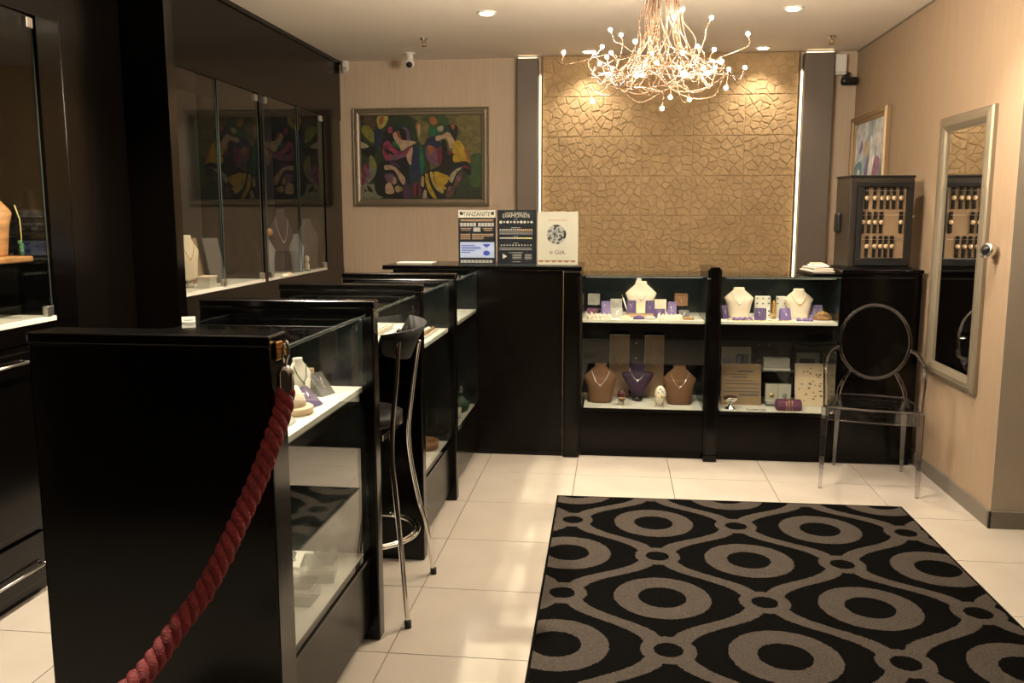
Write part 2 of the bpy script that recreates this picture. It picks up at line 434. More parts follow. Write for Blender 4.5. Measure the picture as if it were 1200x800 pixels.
def wire(tip, free=False):
    a = rc.uniform(0, 2 * PI); r0 = rc.uniform(.02, .07)
    P = [(cx + r0 * math.cos(a), cy + r0 * math.sin(a), ZC - .02)]
    a += rc.uniform(-.5, .5)
    for z, r in ((2.78, .06), (2.6, .09), (2.46, .13)):
        rr = r * rc.uniform(.6, 1.15); a += rc.uniform(-.4, .4)
        P.append((cx + rr * math.cos(a), cy + rr * math.sin(a), z + rc.uniform(-.02, .02)))
    ta = math.atan2(tip.y - cy, tip.x - cx); tr = math.hypot(tip.x - cx, tip.y - cy)
    d = (ta - a + PI) % (2 * PI) - PI
    if rc.random() < .15: d += math.copysign(2 * PI, -d) if abs(d) > 1.2 else 0
    n = max(3, int(abs(d) / .55) + 1); z0 = P[-1][2]
    zr = rc.uniform(2.25, 2.36); rm = rc.uniform(.2, .36)
    for k in range(1, n):
        t = k / n; aa = a + d * t
        r = .16 + (rm - .16) * min(1, t * 2) if t < .6 else rm + (tr * .85 - rm) * (t - .6) / .4
        P.append((cx + r * math.cos(aa), cy + r * math.sin(aa), zr + (tip.z - zr) * t * t + rc.uniform(-.05, .05)))
    P.append(tuple(tip + Vector((rc.uniform(-.03, .03), 0, -.05 if tip.z > 2.3 else .06)))); P.append(tuple(tip))
    return P
for px, py in BP:
    Y = cy + rc.uniform(-.36, .36) * (1 - .7 * min(1, abs(px - 768) / 110))
    tip = at(px, py, Y=Y)
    P = wire(tip)
    mb = MB().tube([Vector(q) - ch.location for q in catmull(P, 6)], .0023, 5)
    w = mb.build('wire', M['copper'], ch)
    d = (Vector(P[-1]) - Vector(P[-2])).normalized(); q = tip - ch.location
    MB().ball(q.x + d.x * .008, q.y + d.y * .008, q.z + d.z * .008, .0085, n=10, m=6).build('bulb', M['bulb'], w)
ex = MB()
for k in range(3):
    a = rc.uniform(0, 2 * PI); r = rc.uniform(.15, .36)
    tip = Vector((cx + r * math.cos(a), cy + r * math.sin(a), rc.uniform(2.25, 2.45)))
    o = MB().tube([Vector(q) - ch.location for q in catmull(wire(tip), 6)], .0023, 5).build('wire', M['copper'], ch)

# ------------------------------------------------------------------ ceiling fittings
for px, py, lab in ((497, 49, 'small brass sprinkler head on the ceiling left of the chandelier'), (975, 46, 'small brass sprinkler head on the ceiling right of the chandelier')):
    q = at(px, py - 4, Z=ZC)
    t = thing('sprinkler', lab, 'sprinkler', (q.x, q.y, ZC))
    MB().lathe([(.008, -.03), (.012, -.02), (.035, -.004), (.038, 0)], n=16).build('escutcheon', M['silver'], t)
    MB().tube([(-.014, 0, -.028), (-.014, 0, -.045), (0, 0, -.058), (.014, 0, -.045), (.014, 0, -.028)], .003, 6).build('yoke', M['brass'], t)
    MB().lathe([(.02, -.062), (.02, -.058)], n=12).build('deflector', M['brass'], t)
q = at(480, 62, Z=ZC)
t = thing('security_camera', 'small white dome camera with black lens under the ceiling above the painting', 'camera', (q.x, q.y, ZC))
MB().lathe([(.022, -.05), (.03, -.045), (.03, -.012), (.05, -.006), (.05, 0)], n=18).build('mount', M['white'], t)
MB().ball(0, 0, -.085, .042, n=16, m=10).build('housing', M['white'], t)
MB().ball(.002, -.022, -.098, .028, n=14, m=8).build('lens', M['black'], t)
q = at(388, 77, Y=7.95)
t = thing('motion_sensor', 'small white rounded motion sensor in the wall corner left of the painting', 'sensor', (-2.44, 7.975, q.z - .06))
MB().loft([(0, 0, 0, .02, .02), (0, 0, .03, .03, .025), (0, 0, .10, .03, .025), (0, 0, .12, .02, .018)], 14, sup=3).build('housing', M['white'], t)
MB().box(-.018, .018, -.028, -.02, .02, .05).build('window', M['paper'], t)
# right back corner: white box and black camera
t = thing('junction_box', 'pale box fixed high in the right back corner under the ceiling', 'junction box', (1.84, 7.985, 2.80))
MB().box(-.05, .05, -.06, .015, 0, .17).build('housing', M['white'], t, bevel=.01)
MB().box(-.05, .05, -.063, -.06, .02, .024).build('seam', M['base'], t)
t = thing('security_camera', 'black wall camera below the pale box in the right back corner', 'camera', (1.90, 7.95, 2.70))
MB().box(-.03, .02, -.02, .05, .02, .12).build('bracket', M['black'], t, bevel=.005)
MB().lathe([(.028, -.06), (.034, -.04), (.034, .06), (.02, .07)], 0.0, -.07, .04, 16, Matrix.Rotation(PI / 2, 3, 'Y')).build('housing', M['black'], t)
q = at(1163, 296, X=1.975)
t = thing('security_camera', 'silver ringed round camera on the right wall beside the mirror', 'camera', (1.99, q.y, q.z))
R = Matrix.Rotation(-PI / 2, 3, 'Y')
MB().lathe([(.022, .0), (.03, .004), (.03, .03), (.022, .04)], n=20, rot=R).build('mount', M['silver'], t)
R2 = Matrix.Rotation(-PI / 2 + .25, 3, 'Y') @ Matrix.Rotation(.5, 3, 'X')
MB().lathe([(.03, .03), (.042, .045), (.042, .07), (.034, .078)], n=24, rot=R2).build('housing', M['silver'], t)
MB().lathe([(.001, .094), (.016, .088), (.028, .078), (.03, .07)][::-1], n=20, rot=R2).build('lens', M['black'], t)

# ------------------------------------------------------------------ frames
def profile_frame(w, h, prof, name, mat, parent):
    """mitred frame in the local XZ plane facing -Y; prof = [(inset, depth)] outer to inner"""
    vs = []; n = len(prof)
    for sx, sz in ((-1, -1), (1, -1), (1, 1), (-1, 1)):
        for i, d in prof: vs.append((sx * (w / 2 - i), -d, sz * (h / 2 - i)))
    fs = []
    for k in range(4):
        j = (k + 1) % 4
        for i in range(n - 1): fs.append((k * n + i, j * n + i, j * n + i + 1, k * n + i + 1))
    mb = MB().add(vs, fs)
    return mb.build(name, mat, parent)

# ------------------------------------------------------------------ large painting
# outline polygons in a 1088 x 800 sheet whose canvas spans x 78..988, y 90..710
PW, PH = 1.24, .87
pt = thing('framed_painting', 'large framed painting of two women in hats and colourful dresses on the back wall', 'painting', (-1.765, YB - .004, 2.15))
profile_frame(PW, PH, [(0, 0), (0, .03), (.006, .036), (.014, .030), (.022, .040), (.034, .042), (.040, .030), (.056, .024), (.060, .028), (.066, .020), (.066, .008)], 'frame', M['silverframe'], pt)
bd = MB()
for s in (-1, 1):       # beading along the frame
    for k in range(60):
        x = -PW / 2 + .06 + k * (PW - .12) / 59; bd.rbox(x, -.044, s * (PH / 2 - .028), .010, .006, .010)
    for k in range(42):
        z = -PH / 2 + .06 + k * (PH - .12) / 41; bd.rbox(s * (PW / 2 - .028), -.044, z, .010, .006, .010)
bd.build('beading', M['silverframe'], pt)
MB().box(-PW / 2 + .02, PW / 2 - .02, -.004, 0, -PH / 2 + .02, PH / 2 - .02).build('backing', M['brown'], pt)
PC = {'olive': (.17, .15, .045), 'olive2': (.23, .19, .06), 'dkgreen': (.035, .055, .02), 'green': (.06, .12, .03), 'black': (.010, .009, .008), 'teal': (.015, .05, .06), 'blue': (.02, .03, .09), 'lime': (.28, .28, .04), 'pink': (.36, .05, .12), 'crimson': (.22, .02, .05), 'mauve': (.22, .10, .17), 'skin': (.62, .42, .25), 'skin2': (.50, .34, .18), 'yellow': (.62, .40, .02), 'paleyellow': (.55, .44, .10), 'emerald': (.01, .20, .08), 'orange': (.45, .16, .04), 'red': (.30, .04, .02), 'brown': (.11, .06, .03), 'grey': (.25, .25, .16), 'purple': (.09, .03, .10), 'cream': (.50, .45, .28)}
PM = {k: node_mat('paint_' + k, tuple(q * .54 for q in v), .6, bump=(60, .2), vary=(22, .28)) for k, v in PC.items()}
names = list(PC)
paint = [
 ('olive', [(78,90),(988,90),(988,710),(78,710)], 0),
 ('dkgreen', [(78,90),(430,90),(560,200),(600,420),(560,710),(78,710)], 1), ('dkgreen', [(720,560),(860,440),(988,420),(988,710),(700,710)], 1),
 ('olive2', [(800,110),(988,95),(988,400),(900,420),(860,260)], 1), ('green', [(560,100),(720,95),(740,200),(640,260),(560,200)], 1), ('green', [(880,420),(988,380),(988,600),(900,600)], 1),
 ('brown', [(100,95),(190,95),(185,190),(130,185)], 1), ('lime', [(90,170),(140,160),(190,240),(170,290),(95,220)], 1), ('paleyellow', [(210,95),(290,95),(260,170),(215,180)], 1),
 ('orange', [(225,100),(260,98),(240,150),(222,140)], 1),
 ('black', [(78,230),(120,300),(200,330),(160,400),(78,350)], 1), ('cream', [(80,280),(105,290),(140,318),(80,328)], 1), ('blue', [(190,190),(240,200),(230,290),(200,330),(180,260)], 1),
 ('grey', [(150,380),(190,440),(190,520),(120,600),(78,620),(78,560),(130,480)], 1), ('crimson', [(78,490),(120,440),(140,470),(100,590),(78,600)], 1), ('lime', [(140,395),(185,430),(190,475),(160,470)], 1),
 ('mauve', [(95,460),(112,455),(150,540),(130,560)], 1), ('mauve', [(80,520),(92,515),(125,575),(108,590)], 1),
 ('grey', [(78,620),(200,600),(240,700),(78,710)], 1), ('black', [(120,610),(150,625),(160,660),(130,650)], 1), ('black', [(100,640),(112,640),(116,655),(104,656)], 1),
 # left woman
 ('black', [(260,210),(330,175),(420,175),(450,240),(440,330),(300,360),(240,330)], 1), ('teal', [(330,180),(420,165),(470,210),(480,290),(520,330),(560,460),(500,600),(420,580),(420,400)], 1),
 ('mauve', [(400,180),(440,190),(455,270),(430,280),(420,220)], 1), ('red', [(350,210),(385,205),(395,270),(370,300),(345,250)], 1), ('black', [(375,190),(420,200),(425,270),(392,260)], 1),
 ('pink', [(290,175),(320,175),(320,215),(290,215)], 1),
 ('skin', [(325,225),(350,210),(365,250),(400,270),(455,275),(500,290),(440,320),(390,355),(365,310),(335,265)], 1),
 ('emerald', [(318,285),(340,280),(378,325),(372,338),(330,312)], 1),
 ('pink', [(250,300),(290,275),(335,330),(400,360),(470,310),(440,380),(360,430),(290,440),(250,380)], 1),
 ('crimson', [(250,320),(280,310),(300,370),(260,372)], 1), ('mauve', [(300,380),(380,385),(430,360),(390,420),(310,425)], 1), ('black', [(255,340),(290,345),(340,378),(290,370)], 1),
 ('black', [(230,430),(340,420),(430,400),(440,520),(430,690),(220,690),(175,590),(195,500)], 1), ('blue', [(470,330),(530,340),(545,420),(520,540),(480,560),(460,440)], 1), ('emerald', [(525,330),(545,335),(560,470),(530,520)], 1),
 ('skin', [(462,330),(474,335),(465,400),(455,455),(430,420),(428,380)], 1), ('skin', [(262,455),(330,465),(385,520),(412,560),(405,610),(370,570),(330,495),(260,490)], 1),
 ('purple', [(290,430),(350,440),(380,480),(330,470)], 1), ('mauve', [(255,530),(320,525),(320,590),(290,600)], 1), ('skin', [(265,600),(300,590),(325,640),(320,670),(262,665)], 1), ('skin2', [(320,545),(342,550),(345,590),(322,600)], 1), ('skin2', [(335,620),(365,610),(362,660),(340,655)], 1),
 ('lime', [(368,620),(392,625),(388,650),(366,652)], 1), ('crimson', [(480,590),(530,600),(530,680),(480,690)], 1), ('black', [(500,600),(512,600),(512,690),(495,690)], 1), ('purple', [(400,600),(440,600),(450,700),(400,700)], 1),
 # right woman
 ('mauve', [(570,330),(640,320),(700,330),(700,440),(600,440)], 1), ('crimson', [(655,330),(700,330),(695,440),(660,440)], 1), ('blue', [(585,260),(640,250),(690,300),(670,330),(600,335)], 1), ('orange', [(590,310),(640,330),(610,380),(590,350)], 1),
 ('olive2', [(500,150),(560,130),(600,170),(560,300),(520,280)], 1), ('orange', [(500,160),(530,150),(540,200),(510,220)], 1), ('cream', [(515,165),(530,160),(528,240),(518,240)], 1),
 ('orange', [(600,110),(640,100),(660,150),(620,160)], 1), ('emerald', [(600,200),(640,180),(660,220),(620,240)], 1), ('cream', [(660,180),(700,170),(700,205),(668,210)], 1),
 ('black', [(715,185),(745,160),(800,165),(815,200),(800,270),(775,275),(760,220),(720,215)], 1), ('teal', [(705,200),(735,175),(750,200),(730,230)], 1), ('orange', [(760,165),(790,160),(780,200)], 1),
 ('skin', [(650,245),(700,235),(735,215),(765,240),(790,290),(780,330),(750,330),(725,260),(655,280)], 1),
 ('yellow', [(780,300),(830,280),(880,370),(895,430),(790,445),(775,380)], 1), ('orange', [(858,330),(885,350),(905,440),(885,430)], 1),
 ('black', [(690,280),(725,285),(740,350),(785,375),(770,400),(790,440),(870,430),(905,470),(900,540),(820,480),(740,540),(640,500),(600,500),(690,440)], 1), ('crimson', [(730,350),(755,355),(780,375),(740,380)], 1),
 ('black', [(560,520),(640,490),(740,530),(800,500),(820,520),(800,640),(760,700),(600,708),(520,600)], 1),
 ('yellow', [(640,505),(690,520),(745,545),(730,590),(690,610),(655,560)], 1), ('yellow', [(565,530),(585,525),(600,600),(650,705),(620,700),(575,620)], 1), ('paleyellow', [(600,520),(622,512),(640,590),(700,640),(690,670),(630,620)], 1), ('yellow', [(630,520),(650,512),(660,570),(720,625),(710,640),(650,600)], 1),
 ('skin2', [(540,540),(556,550),(552,620),(530,600)], 1), ('cream', [(745,550),(790,495),(845,475),(800,520),(765,590)], 1),
 ('brown', [(790,560),(835,510),(840,560),(780,640)], 1), ('tealx', [], 0), ('mauve', [(800,540),(825,540),(830,570),(805,580)], 1), ('crimson', [(850,460),(890,470),(895,490),(850,475)], 1), ('brown', [(730,640),(790,610),(770,690),(720,700)], 1), ('mauve', [(735,625),(760,618),(740,650)], 1),
 ('cream', [(545,690),(560,640),(575,660),(570,706),(545,706)], 1)]
cv = MB(); lay = 0
for nm, P, sm in paint:
    if len(P) < 3: continue
    cv.mat(names.index(nm))
    if sm: P = [(q.x, q.y) for q in catmull([(a, b, 0) for a, b in P], 4, True)]
    pts = [((min(max(a, 78), 988) - 533) / 910 * (PW - .132), (400 - min(max(b, 90), 710)) / 620 * (PH - .132)) for a, b in P]
    y = -.010 - .00012 * lay; lay += 1
    cv.add([(a, y, b) for a, b in pts], [tuple(range(len(pts)))[::-1]])
# triangulate the concave outlines
o = cv.build('canvas', [PM[k] for k in names], pt)
bm = bmesh.new(); bm.from_mesh(o.data); bmesh.ops.triangulate(bm, faces=bm.faces[:], ngon_method='EAR_CLIP'); bm.to_mesh(o.data); bm.free()

# ------------------------------------------------------------------ small painting on the right wall
p2 = thing('framed_painting', 'gold framed pastel painting of a pale figure, on the right wall above the watch cabinet', 'painting', (1.986, 7.43, 2.05), -PI / 2)
w2, h2 = .98, .78
profile_frame(w2, h2, [(0, 0), (0, .03), (.01, .045), (.035, .04), (.045, .025), (.06, .022), (.068, .012), (.068, .006)], 'frame', M['goldframe'], p2)
MB().box(-w2 / 2 + .02, w2 / 2 - .02, -.004, 0, -h2 / 2 + .02, h2 / 2 - .02).build('backing', M['brown'], p2)
PC2 = [(.30, .36, .42), (.50, .52, .52), (.17, .12, .24), (.62, .60, .55), (.10, .20, .22), (.42, .34, .20), (.28, .14, .22)]
pm2 = [node_mat('pastel_paint', tuple(q * 1.05 for q in c_), .6, vary=(14, .35), bump=(50, .2)) for c_ in PC2]
cv = MB(); lay = 0
for mi, P in ((0, [(0,0),(1,0),(1,1),(0,1)]), (1, [(.0,.5),(.3,.6),(.45,1),(.0,1)]), (4, [(.0,.0),(.2,.05),(.25,.5),(.0,.45)]), (1, [(.6,.7),(1,.5),(1,1),(.7,1)]), (2, [(.28,.1),(.5,.2),(.62,.55),(.5,.62),(.36,.4)]), (3, [(.45,.15),(.62,.1),(.72,.4),(.6,.75),(.52,.8),(.5,.5)]), (5, [(.30,.6),(.45,.62),(.42,.78),(.32,.75)]), (6, [(.62,.3),(.8,.2),(.85,.5),(.7,.55)]), (4, [(.8,.1),(.95,.15),(.92,.45),(.86,.4)]), (3, [(.1,.2),(.22,.25),(.2,.42),(.12,.4)]), (2, [(.15,.62),(.27,.7),(.22,.8)]), (3, [(.72,.75),(.85,.7),(.83,.85)])):
    cv.mat(mi)
    if lay: P = [(q.x, q.y) for q in catmull([(a, b, 0) for a, b in P], 4, True)]
    y = -.010 - .0002 * lay; lay += 1
    cv.add([((min(max(a, 0), 1) - .5) * (w2 - .134), y, (min(max(b, 0), 1) - .5) * (h2 - .134)) for a, b in P], [tuple(range(len(P)))])
cv.build('canvas', pm2, p2)

# ------------------------------------------------------------------ wall mirror
mr = thing('wall_mirror', 'tall champagne framed mirror on the right wall by the clear chair', 'mirror', (1.988, 5.442, 1.438), -PI / 2)
mw, mh = .77, 1.57
profile_frame(mw, mh, [(0, 0), (0, .018), (.008, .028), (.03, .038), (.055, .036), (.075, .024), (.086, .014), (.09, .014), (.09, .006)], 'frame', M['silverframe'], mr)
MB().box(-mw / 2 + .085, mw / 2 - .085, -.010, -.006, -mh / 2 + .085, mh / 2 - .085).build('mirror_glass', M['mirror'], mr)
MB().box(-mw / 2 + .01, mw / 2 - .01, -.005, 0, -mh / 2 + .01, mh / 2 - .01).build('backing', M['brown'], mr)

# ------------------------------------------------------------------ rug
def rug_mat():
    m = bpy.data.materials.new('patterned_rug'); m.use_nodes = True; nt = m.node_tree; b = nt.nodes['Principled BSDF']
    N = nt.nodes.new; L = nt.links.new
    def mth(op, a, b_=None, c_=None):
        n = N('ShaderNodeMath'); n.operation = op
        for i, v in enumerate((a, b_, c_)):
            if v is None: continue
            if isinstance(v, (int, float)): n.inputs[i].default_value = v
            else: L(v, n.inputs[i])
        return n.outputs[0]
    g = N('ShaderNodeNewGeometry')
    nz = N('ShaderNodeTexNoise'); nz.inputs['Scale'].default_value = 80; nz.inputs['Detail'].default_value = 2; L(g.outputs['Position'], nz.inputs['Vector'])
    sub = N('ShaderNodeVectorMath'); sub.operation = 'SUBTRACT'; L(nz.outputs['Color'], sub.inputs[0]); sub.inputs[1].default_value = (.5, .5, .5)
    sc = N('ShaderNodeVectorMath'); sc.operation = 'SCALE'; L(sub.outputs[0], sc.inputs[0]); sc.inputs['Scale'].default_value = .016
    ad = N('ShaderNodeVectorMath'); ad.operation = 'ADD'; L(g.outputs['Position'], ad.inputs[0]); L(sc.outputs[0], ad.inputs[1])
    se = N('ShaderNodeSeparateXYZ'); L(ad.outputs[0], se.inputs[0])
    du, dv = .432, .469
    u = mth('DIVIDE', mth('SUBTRACT', se.outputs[0], .222), du); v = mth('DIVIDE', mth('SUBTRACT', se.outputs[1], 4.615), dv)
    p = mth('ROUND', u); q = mth('ROUND', v)
    par = mth('FLOORED_MODULO', mth('ADD', p, q), 2.0)
    dx = mth('MULTIPLY', mth('SUBTRACT', u, p), du); dy = mth('MULTIPLY', mth('SUBTRACT', v, q), dv)
    r = mth('SQRT', mth('ADD', mth('MULTIPLY', dx, dx), mth('MULTIPLY', dy, dy)))
    isring = mth('LESS_THAN', par, .5)
    ring = mth('MULTIPLY', mth('MULTIPLY', mth('LESS_THAN', r, .208), mth('GREATER_THAN', r, .102)), isring)
    issm = mth('SUBTRACT', 1.0, isring)
    small = mth('MULTIPLY', mth('LESS_THAN', r, .108), issm)
    hole = mth('MULTIPLY', mth('LESS_THAN', r, .056), issm)
    k = mth('FLOOR', u); sg = mth('SUBTRACT', 1.0, mth('MULTIPLY', mth('FLOORED_MODULO', k, 2.0), 2.0))
    ph = mth('MULTIPLY', v, PI)
    wv = mth('ADD', .5, mth('MULTIPLY', mth('MULTIPLY', mth('SINE', mth('MULTIPLY', mth('COSINE', ph), 1.3)), sg), .405))
    sl = mth('MULTIPLY', mth('SINE', ph), 1.5)
    dist = mth('DIVIDE', mth('MULTIPLY', mth('ABSOLUTE', mth('SUBTRACT', mth('FRACT', u), wv)), du), mth('SQRT', mth('ADD', 1.0, mth('MULTIPLY', sl, sl))))
    band = mth('LESS_THAN', dist, .032)
    pat = mth('MULTIPLY', mth('MAXIMUM', mth('MAXIMUM', ring, small), band), mth('SUBTRACT', 1.0, hole))
    mx = N('ShaderNodeMix'); mx.data_type = 'RGBA'; L(pat, mx.inputs['Factor'])
    mx.inputs['A'].default_value = (.0012, .0010, .0008, 1)
    n2 = N('ShaderNodeTexNoise'); n2.inputs['Scale'].default_value = 160; L(g.outputs['Position'], n2.inputs['Vector'])
    rp = N('ShaderNodeValToRGB'); rp.color_ramp.elements[0].position = .3; rp.color_ramp.elements[1].position = .7
    rp.color_ramp.elements[0].color = (.034, .028, .023, 1); rp.color_ramp.elements[1].color = (.060, .049, .040, 1)
    L(n2.outputs['Fac'], rp.inputs[0]); L(rp.outputs[0], mx.inputs['B']); L(mx.outputs['Result'], b.inputs['Base Color'])
    b.inputs['Roughness'].default_value = .95; b.inputs['Specular IOR Level'].default_value = .04
    bp = N('ShaderNodeBump'); bp.inputs['Strength'].default_value = .6; bp.inputs['Distance'].default_value = .004; L(n2.outputs['Fac'], bp.inputs['Height']); L(bp.outputs[0], b.inputs['Normal'])
    return m
rg = thing('rug', 'black rug with grey-brown rings and wavy bands on the tile floor', 'rug', (.67, 3.6, 0), .012)
MB().box(-.965, .965, -1.5, 1.43, 0, .009).build('pile', rug_mat(), rg, bevel=.003)
MB().box(-.975, -.965, -1.5, 1.44, 0, .008).box(.965, .975, -1.5, 1.44, 0, .008).box(-.965, .965, 1.43, 1.44, 0, .008).build('binding', node_mat('black_rug_binding', (.003, .0025, .002), .95, spec=.04), rg)

# ------------------------------------------------------------------ lacquered furniture
LQ = M['lacquer']
def divider(x0, x1, y0, y1, h, label, group=None):
    t = thing('divider_panel', label, 'divider', ((x0 + x1) / 2, (y0 + y1) / 2, 0), 0, group)
    w, d = (x1 - x0) / 2, (y1 - y0) / 2
    MB().box(-w, w, -d, d, .0, h - .03).build('panel', LQ, t, bevel=.006)
    MB().box(-w - .002, w + .002, -d - .002, d + .002, h - .032, h).build('top_cap', LQ, t, bevel=.007, seg=3)
    return t
DX0, DX1 = -1.565, -.89
divider(DX0, DX1 - .002, 2.18, 2.30, 1.335, 'nearest black lacquered divider panel, with the red rope hooked on it')
divider(DX0, DX1, 3.17, 3.24, 1.33, 'black divider panel in front of the bar stool, second from the camera')
divider(DX0, DX1, 3.98, 4.05, 1.325, 'black divider panel behind the bar stool, third from the camera')
divider(DX0 + .02, DX1 - .005, 4.88, 4.95, 1.315, 'farthest black divider panel, beside the tall black corner counter')

def display_case(label, loc, rz, w, d, zb=.24, zs=.945, zt=1.245, low=True, shelf_d=None, rail=.04, glassmat=None, base_rec=.0, deckmat=None):
    """local frame: x along the front, y from the front backwards"""
    t = thing('display_case', label, 'display case', loc, rz)
    gm = glassmat or M['glass']; e = .008; dm = deckmat or M['whitedeck']
    if low:
        MB().box(0, w, .012, d, .06, zb - .02).box(0, w, .05, d, 0, .06).build('base', M['lacquer_brown'], t)
        MB().box(0, w, 0, .03, zb - .015, zb).build('bottom_rail', LQ, t, bevel=.002)
        MB().box(.02, w, .03, d - .02, zb - .012, zb + .001).build('deck', dm, t)
        MB().box(e, w - e, .006, .012, zb, zt - .006).build('front_glass', gm, t)
        MB().box(0, w, d - .02, d, zb, zt - .006).build('back_panel', M['darkteal'], t)
        MB().box(0, .006, .014, d - .02, zb, zt - .006).build('side_panel', M['darkteal'], t)
        MB().box(w - .006, w, .014, d - .02, zb, zt - .006).build('side_panel', M['darkteal'], t)
    else:
        MB().box(e, w - e, .006, .012, zs - .03, zt - .006).build('front_glass', gm, t)
        MB().box(0, w, d - .02, d, zs - .04, zt - .006).build('back_panel', M['darkteal'], t)
        MB().box(0, w, 0, .014, zs - .06, zs - .03).box(0, w, .014, d - .02, zs - .06, zs - .02).build('bottom_rail', LQ, t, bevel=.002)
    sd = shelf_d or d
    MB().box(.008, w - .008, .02, sd - .02, zs - .018, zs).build('upper_shelf', dm, t)
    if rail and low: MB().box(.008, w - .008, .014, .03, zs - .018 - rail, zs - .018).box(.008, w - .008, .03, sd - .02, zs - .028, zs - .018).build('shelf_rail', LQ, t)
    MB().box(0, w, 0, d, zt - .006, zt).build('top_glass', gm, t)
    MB().box(0, w, -.0015, .0015, zt - .006, zt + .0005).build('glass_edge', M['glassedge'], t)
    MB().box(.03, w - .03, .02, .03, zt - .016, zt - .007).build('light_bar', M['brushed'], t)
    # the strip of small lamps under the bar
    R_ = Matrix.Rotation(rz, 3, 'Z')
    L0 = Vector(loc)
    def arealamp(z, e_):
        a = bpy.data.lights.new('case_lamp', 'AREA'); a.shape = 'RECTANGLE'; a.size = w - .1; a.size_y = .012; a.energy = e_; a.color = COOL
        o = bpy.data.objects.new('case_lamp', a); C.objects.link(o)
        o.location = L0 + R_ @ Vector((w / 2, .035, z)); o.rotation_euler = (math.radians(-28), 0, rz)
    arealamp(zt - .02, CASE_W * w * (1 if low else .22))
    if low: arealamp(zs - .032, CASE_W * w * .42)
    return t
# back showcases, facing the camera
YS = 5.9
display_case('left glass display case under the stone panel, with busts and purple pads', (-.225, YS, 0), 0, .822, .56, zb=.34, zs=.945, zt=1.243, rail=.05)
display_case('right glass display case under the stone panel, beside the clear chair', (.688, YS, 0), 0, .757, .56, zb=.34, zs=.945, zt=1.243, rail=.05)
# side showcases, facing right (the aisle)
display_case('nearest glass display case between the rope divider and the second divider', (-.915, 2.302, 0), PI / 2, .866, .54, zb=.355, zs=1.01, zt=1.28, shelf_d=.36)
display_case('shallow glass case above the knee space where the bar stool stands', (-.915, 3.242, 0), PI / 2, .736, .54, zs=1.15, zt=1.28, low=False)
display_case('glass display case just beyond the bar stool, with a brown tray at its bottom', (-.915, 4.052, 0), PI / 2, .826, .54, zb=.355, zs=1.01, zt=1.275)
display_case('farthest side display case with green glassware, next to the tall corner counter', (-.915, 4.952, 0), PI / 2, .93, .54, zb=.355, zs=1.01, zt=1.27)

# pilasters
def pilaster(x0, x1, y0, y1, h, label):
    t = thing('pilaster', label, 'pilaster', ((x0 + x1) / 2, (y0 + y1) / 2, 0)); w, d = (x1 - x0) / 2, (y1 - y0) / 2
    MB().box(-w, w, -d, d, 0, h).build('shaft', LQ, t, bevel=.004)
    MB().box(-w + .012, w - .012, -d - .012, -d + .002, .0, h + .014).build('front_strip', LQ, t, bevel=.004)
    MB().box(-w, w, -d - .018, d, 0, .05).build('plinth', LQ, t, bevel=.006)
pilaster(.598, .687, 5.885, 6.44, 1.29, 'black pilaster between the two display cases under the stone panel')
# corner counter
t = thing('counter', 'tall plain black lacquered corner counter carrying the three standing signs', 'counter', (-.9, 5.9, 0))
MB().box(.555, .667, -.015, .53, 0, 1.27).build('end_post', LQ, t, bevel=.004)
MB().box(.567, .655, -.027, -.013, 0, 1.268).build('front_strip', LQ, t, bevel=.004)
MB().box(-.085, .55, 0, .03, .03, 1.27).build('front_panel', M['lacquer_brown'], t)
MB().box(-.08, .55, .012, .05, 0, .03).build('toe_kick', LQ, t)
MB().box(-.085, -.05, .03, .55, 0, 1.27).build('side_panel', LQ, t)
MB().box(-.68, .675, -.02, .56, 1.272, 1.302).build('top', LQ, t, bevel=.006, seg=3)
MB().box(-.66, -.09, .2, .54, 0, 1.27).build('cupboard', LQ, t)
# tall black cabinet at right
t = thing('cabinet', 'tall black cabinet behind the clear chair, carrying the watch display', 'cabinet', (1.70, 5.93, 0))
MB().box(-.245, .25, .0, .52, .05, 1.265).build('body', M['lacquer'], t, bevel=.003)
MB().box(-.235, .24, .02, .5, 0, .05).build('plinth', LQ, t)
MB().box(-.25, .255, -.012, .54, 1.267, 1.292).build('top', LQ, t, bevel=.004)
MB().box(-.22, .225, -.008, .0, .09, 1.24).build('door', M['lacquer'], t, bevel=.003)
MB().box(-.43, -.25, .02, .54, 1.2465, 1.262).build('side_ledge', LQ, t, bevel=.003)
# folded pale bags on the ledge
rb_ = random.Random(5)
t = thing('folded_bag', 'white folded paper bag lying on the ledge left of the watch display', 'bag', (1.348, 6.16, 1.2635), .12)
MB().prism([(-.075, 0), (.068, 0), (.072, .008), (.06, .016), (-.06, .020), (-.082, .010)], 'y', -.13, .13).build('lower_fold', M['paper'], t, bevel=.003)
MB().prism([(-.066, .0205), (.06, .0165), (.064, .026), (-.05, .034), (-.07, .028)], 'y', -.12, .12).build('upper_fold', M['paper'], t, bevel=.003)
t = thing('folded_bag', 'smaller tan and white pouch on top of the folded paper bag', 'bag', (1.352, 6.17, 1.2985), -.1)
MB().prism([(-.058, 0), (.056, 0), (.06, .008), (.03, .017), (-.035, .015), (-.062, .006)], 'y', -.10, .10).build('body', M['white'], t, bevel=.003)
MB().prism([(-.05, .0155), (.03, .0175), (.035, .021), (-.045, .020)], 'y', -.09, .09).build('flap', M['beige'], t, bevel=.001)

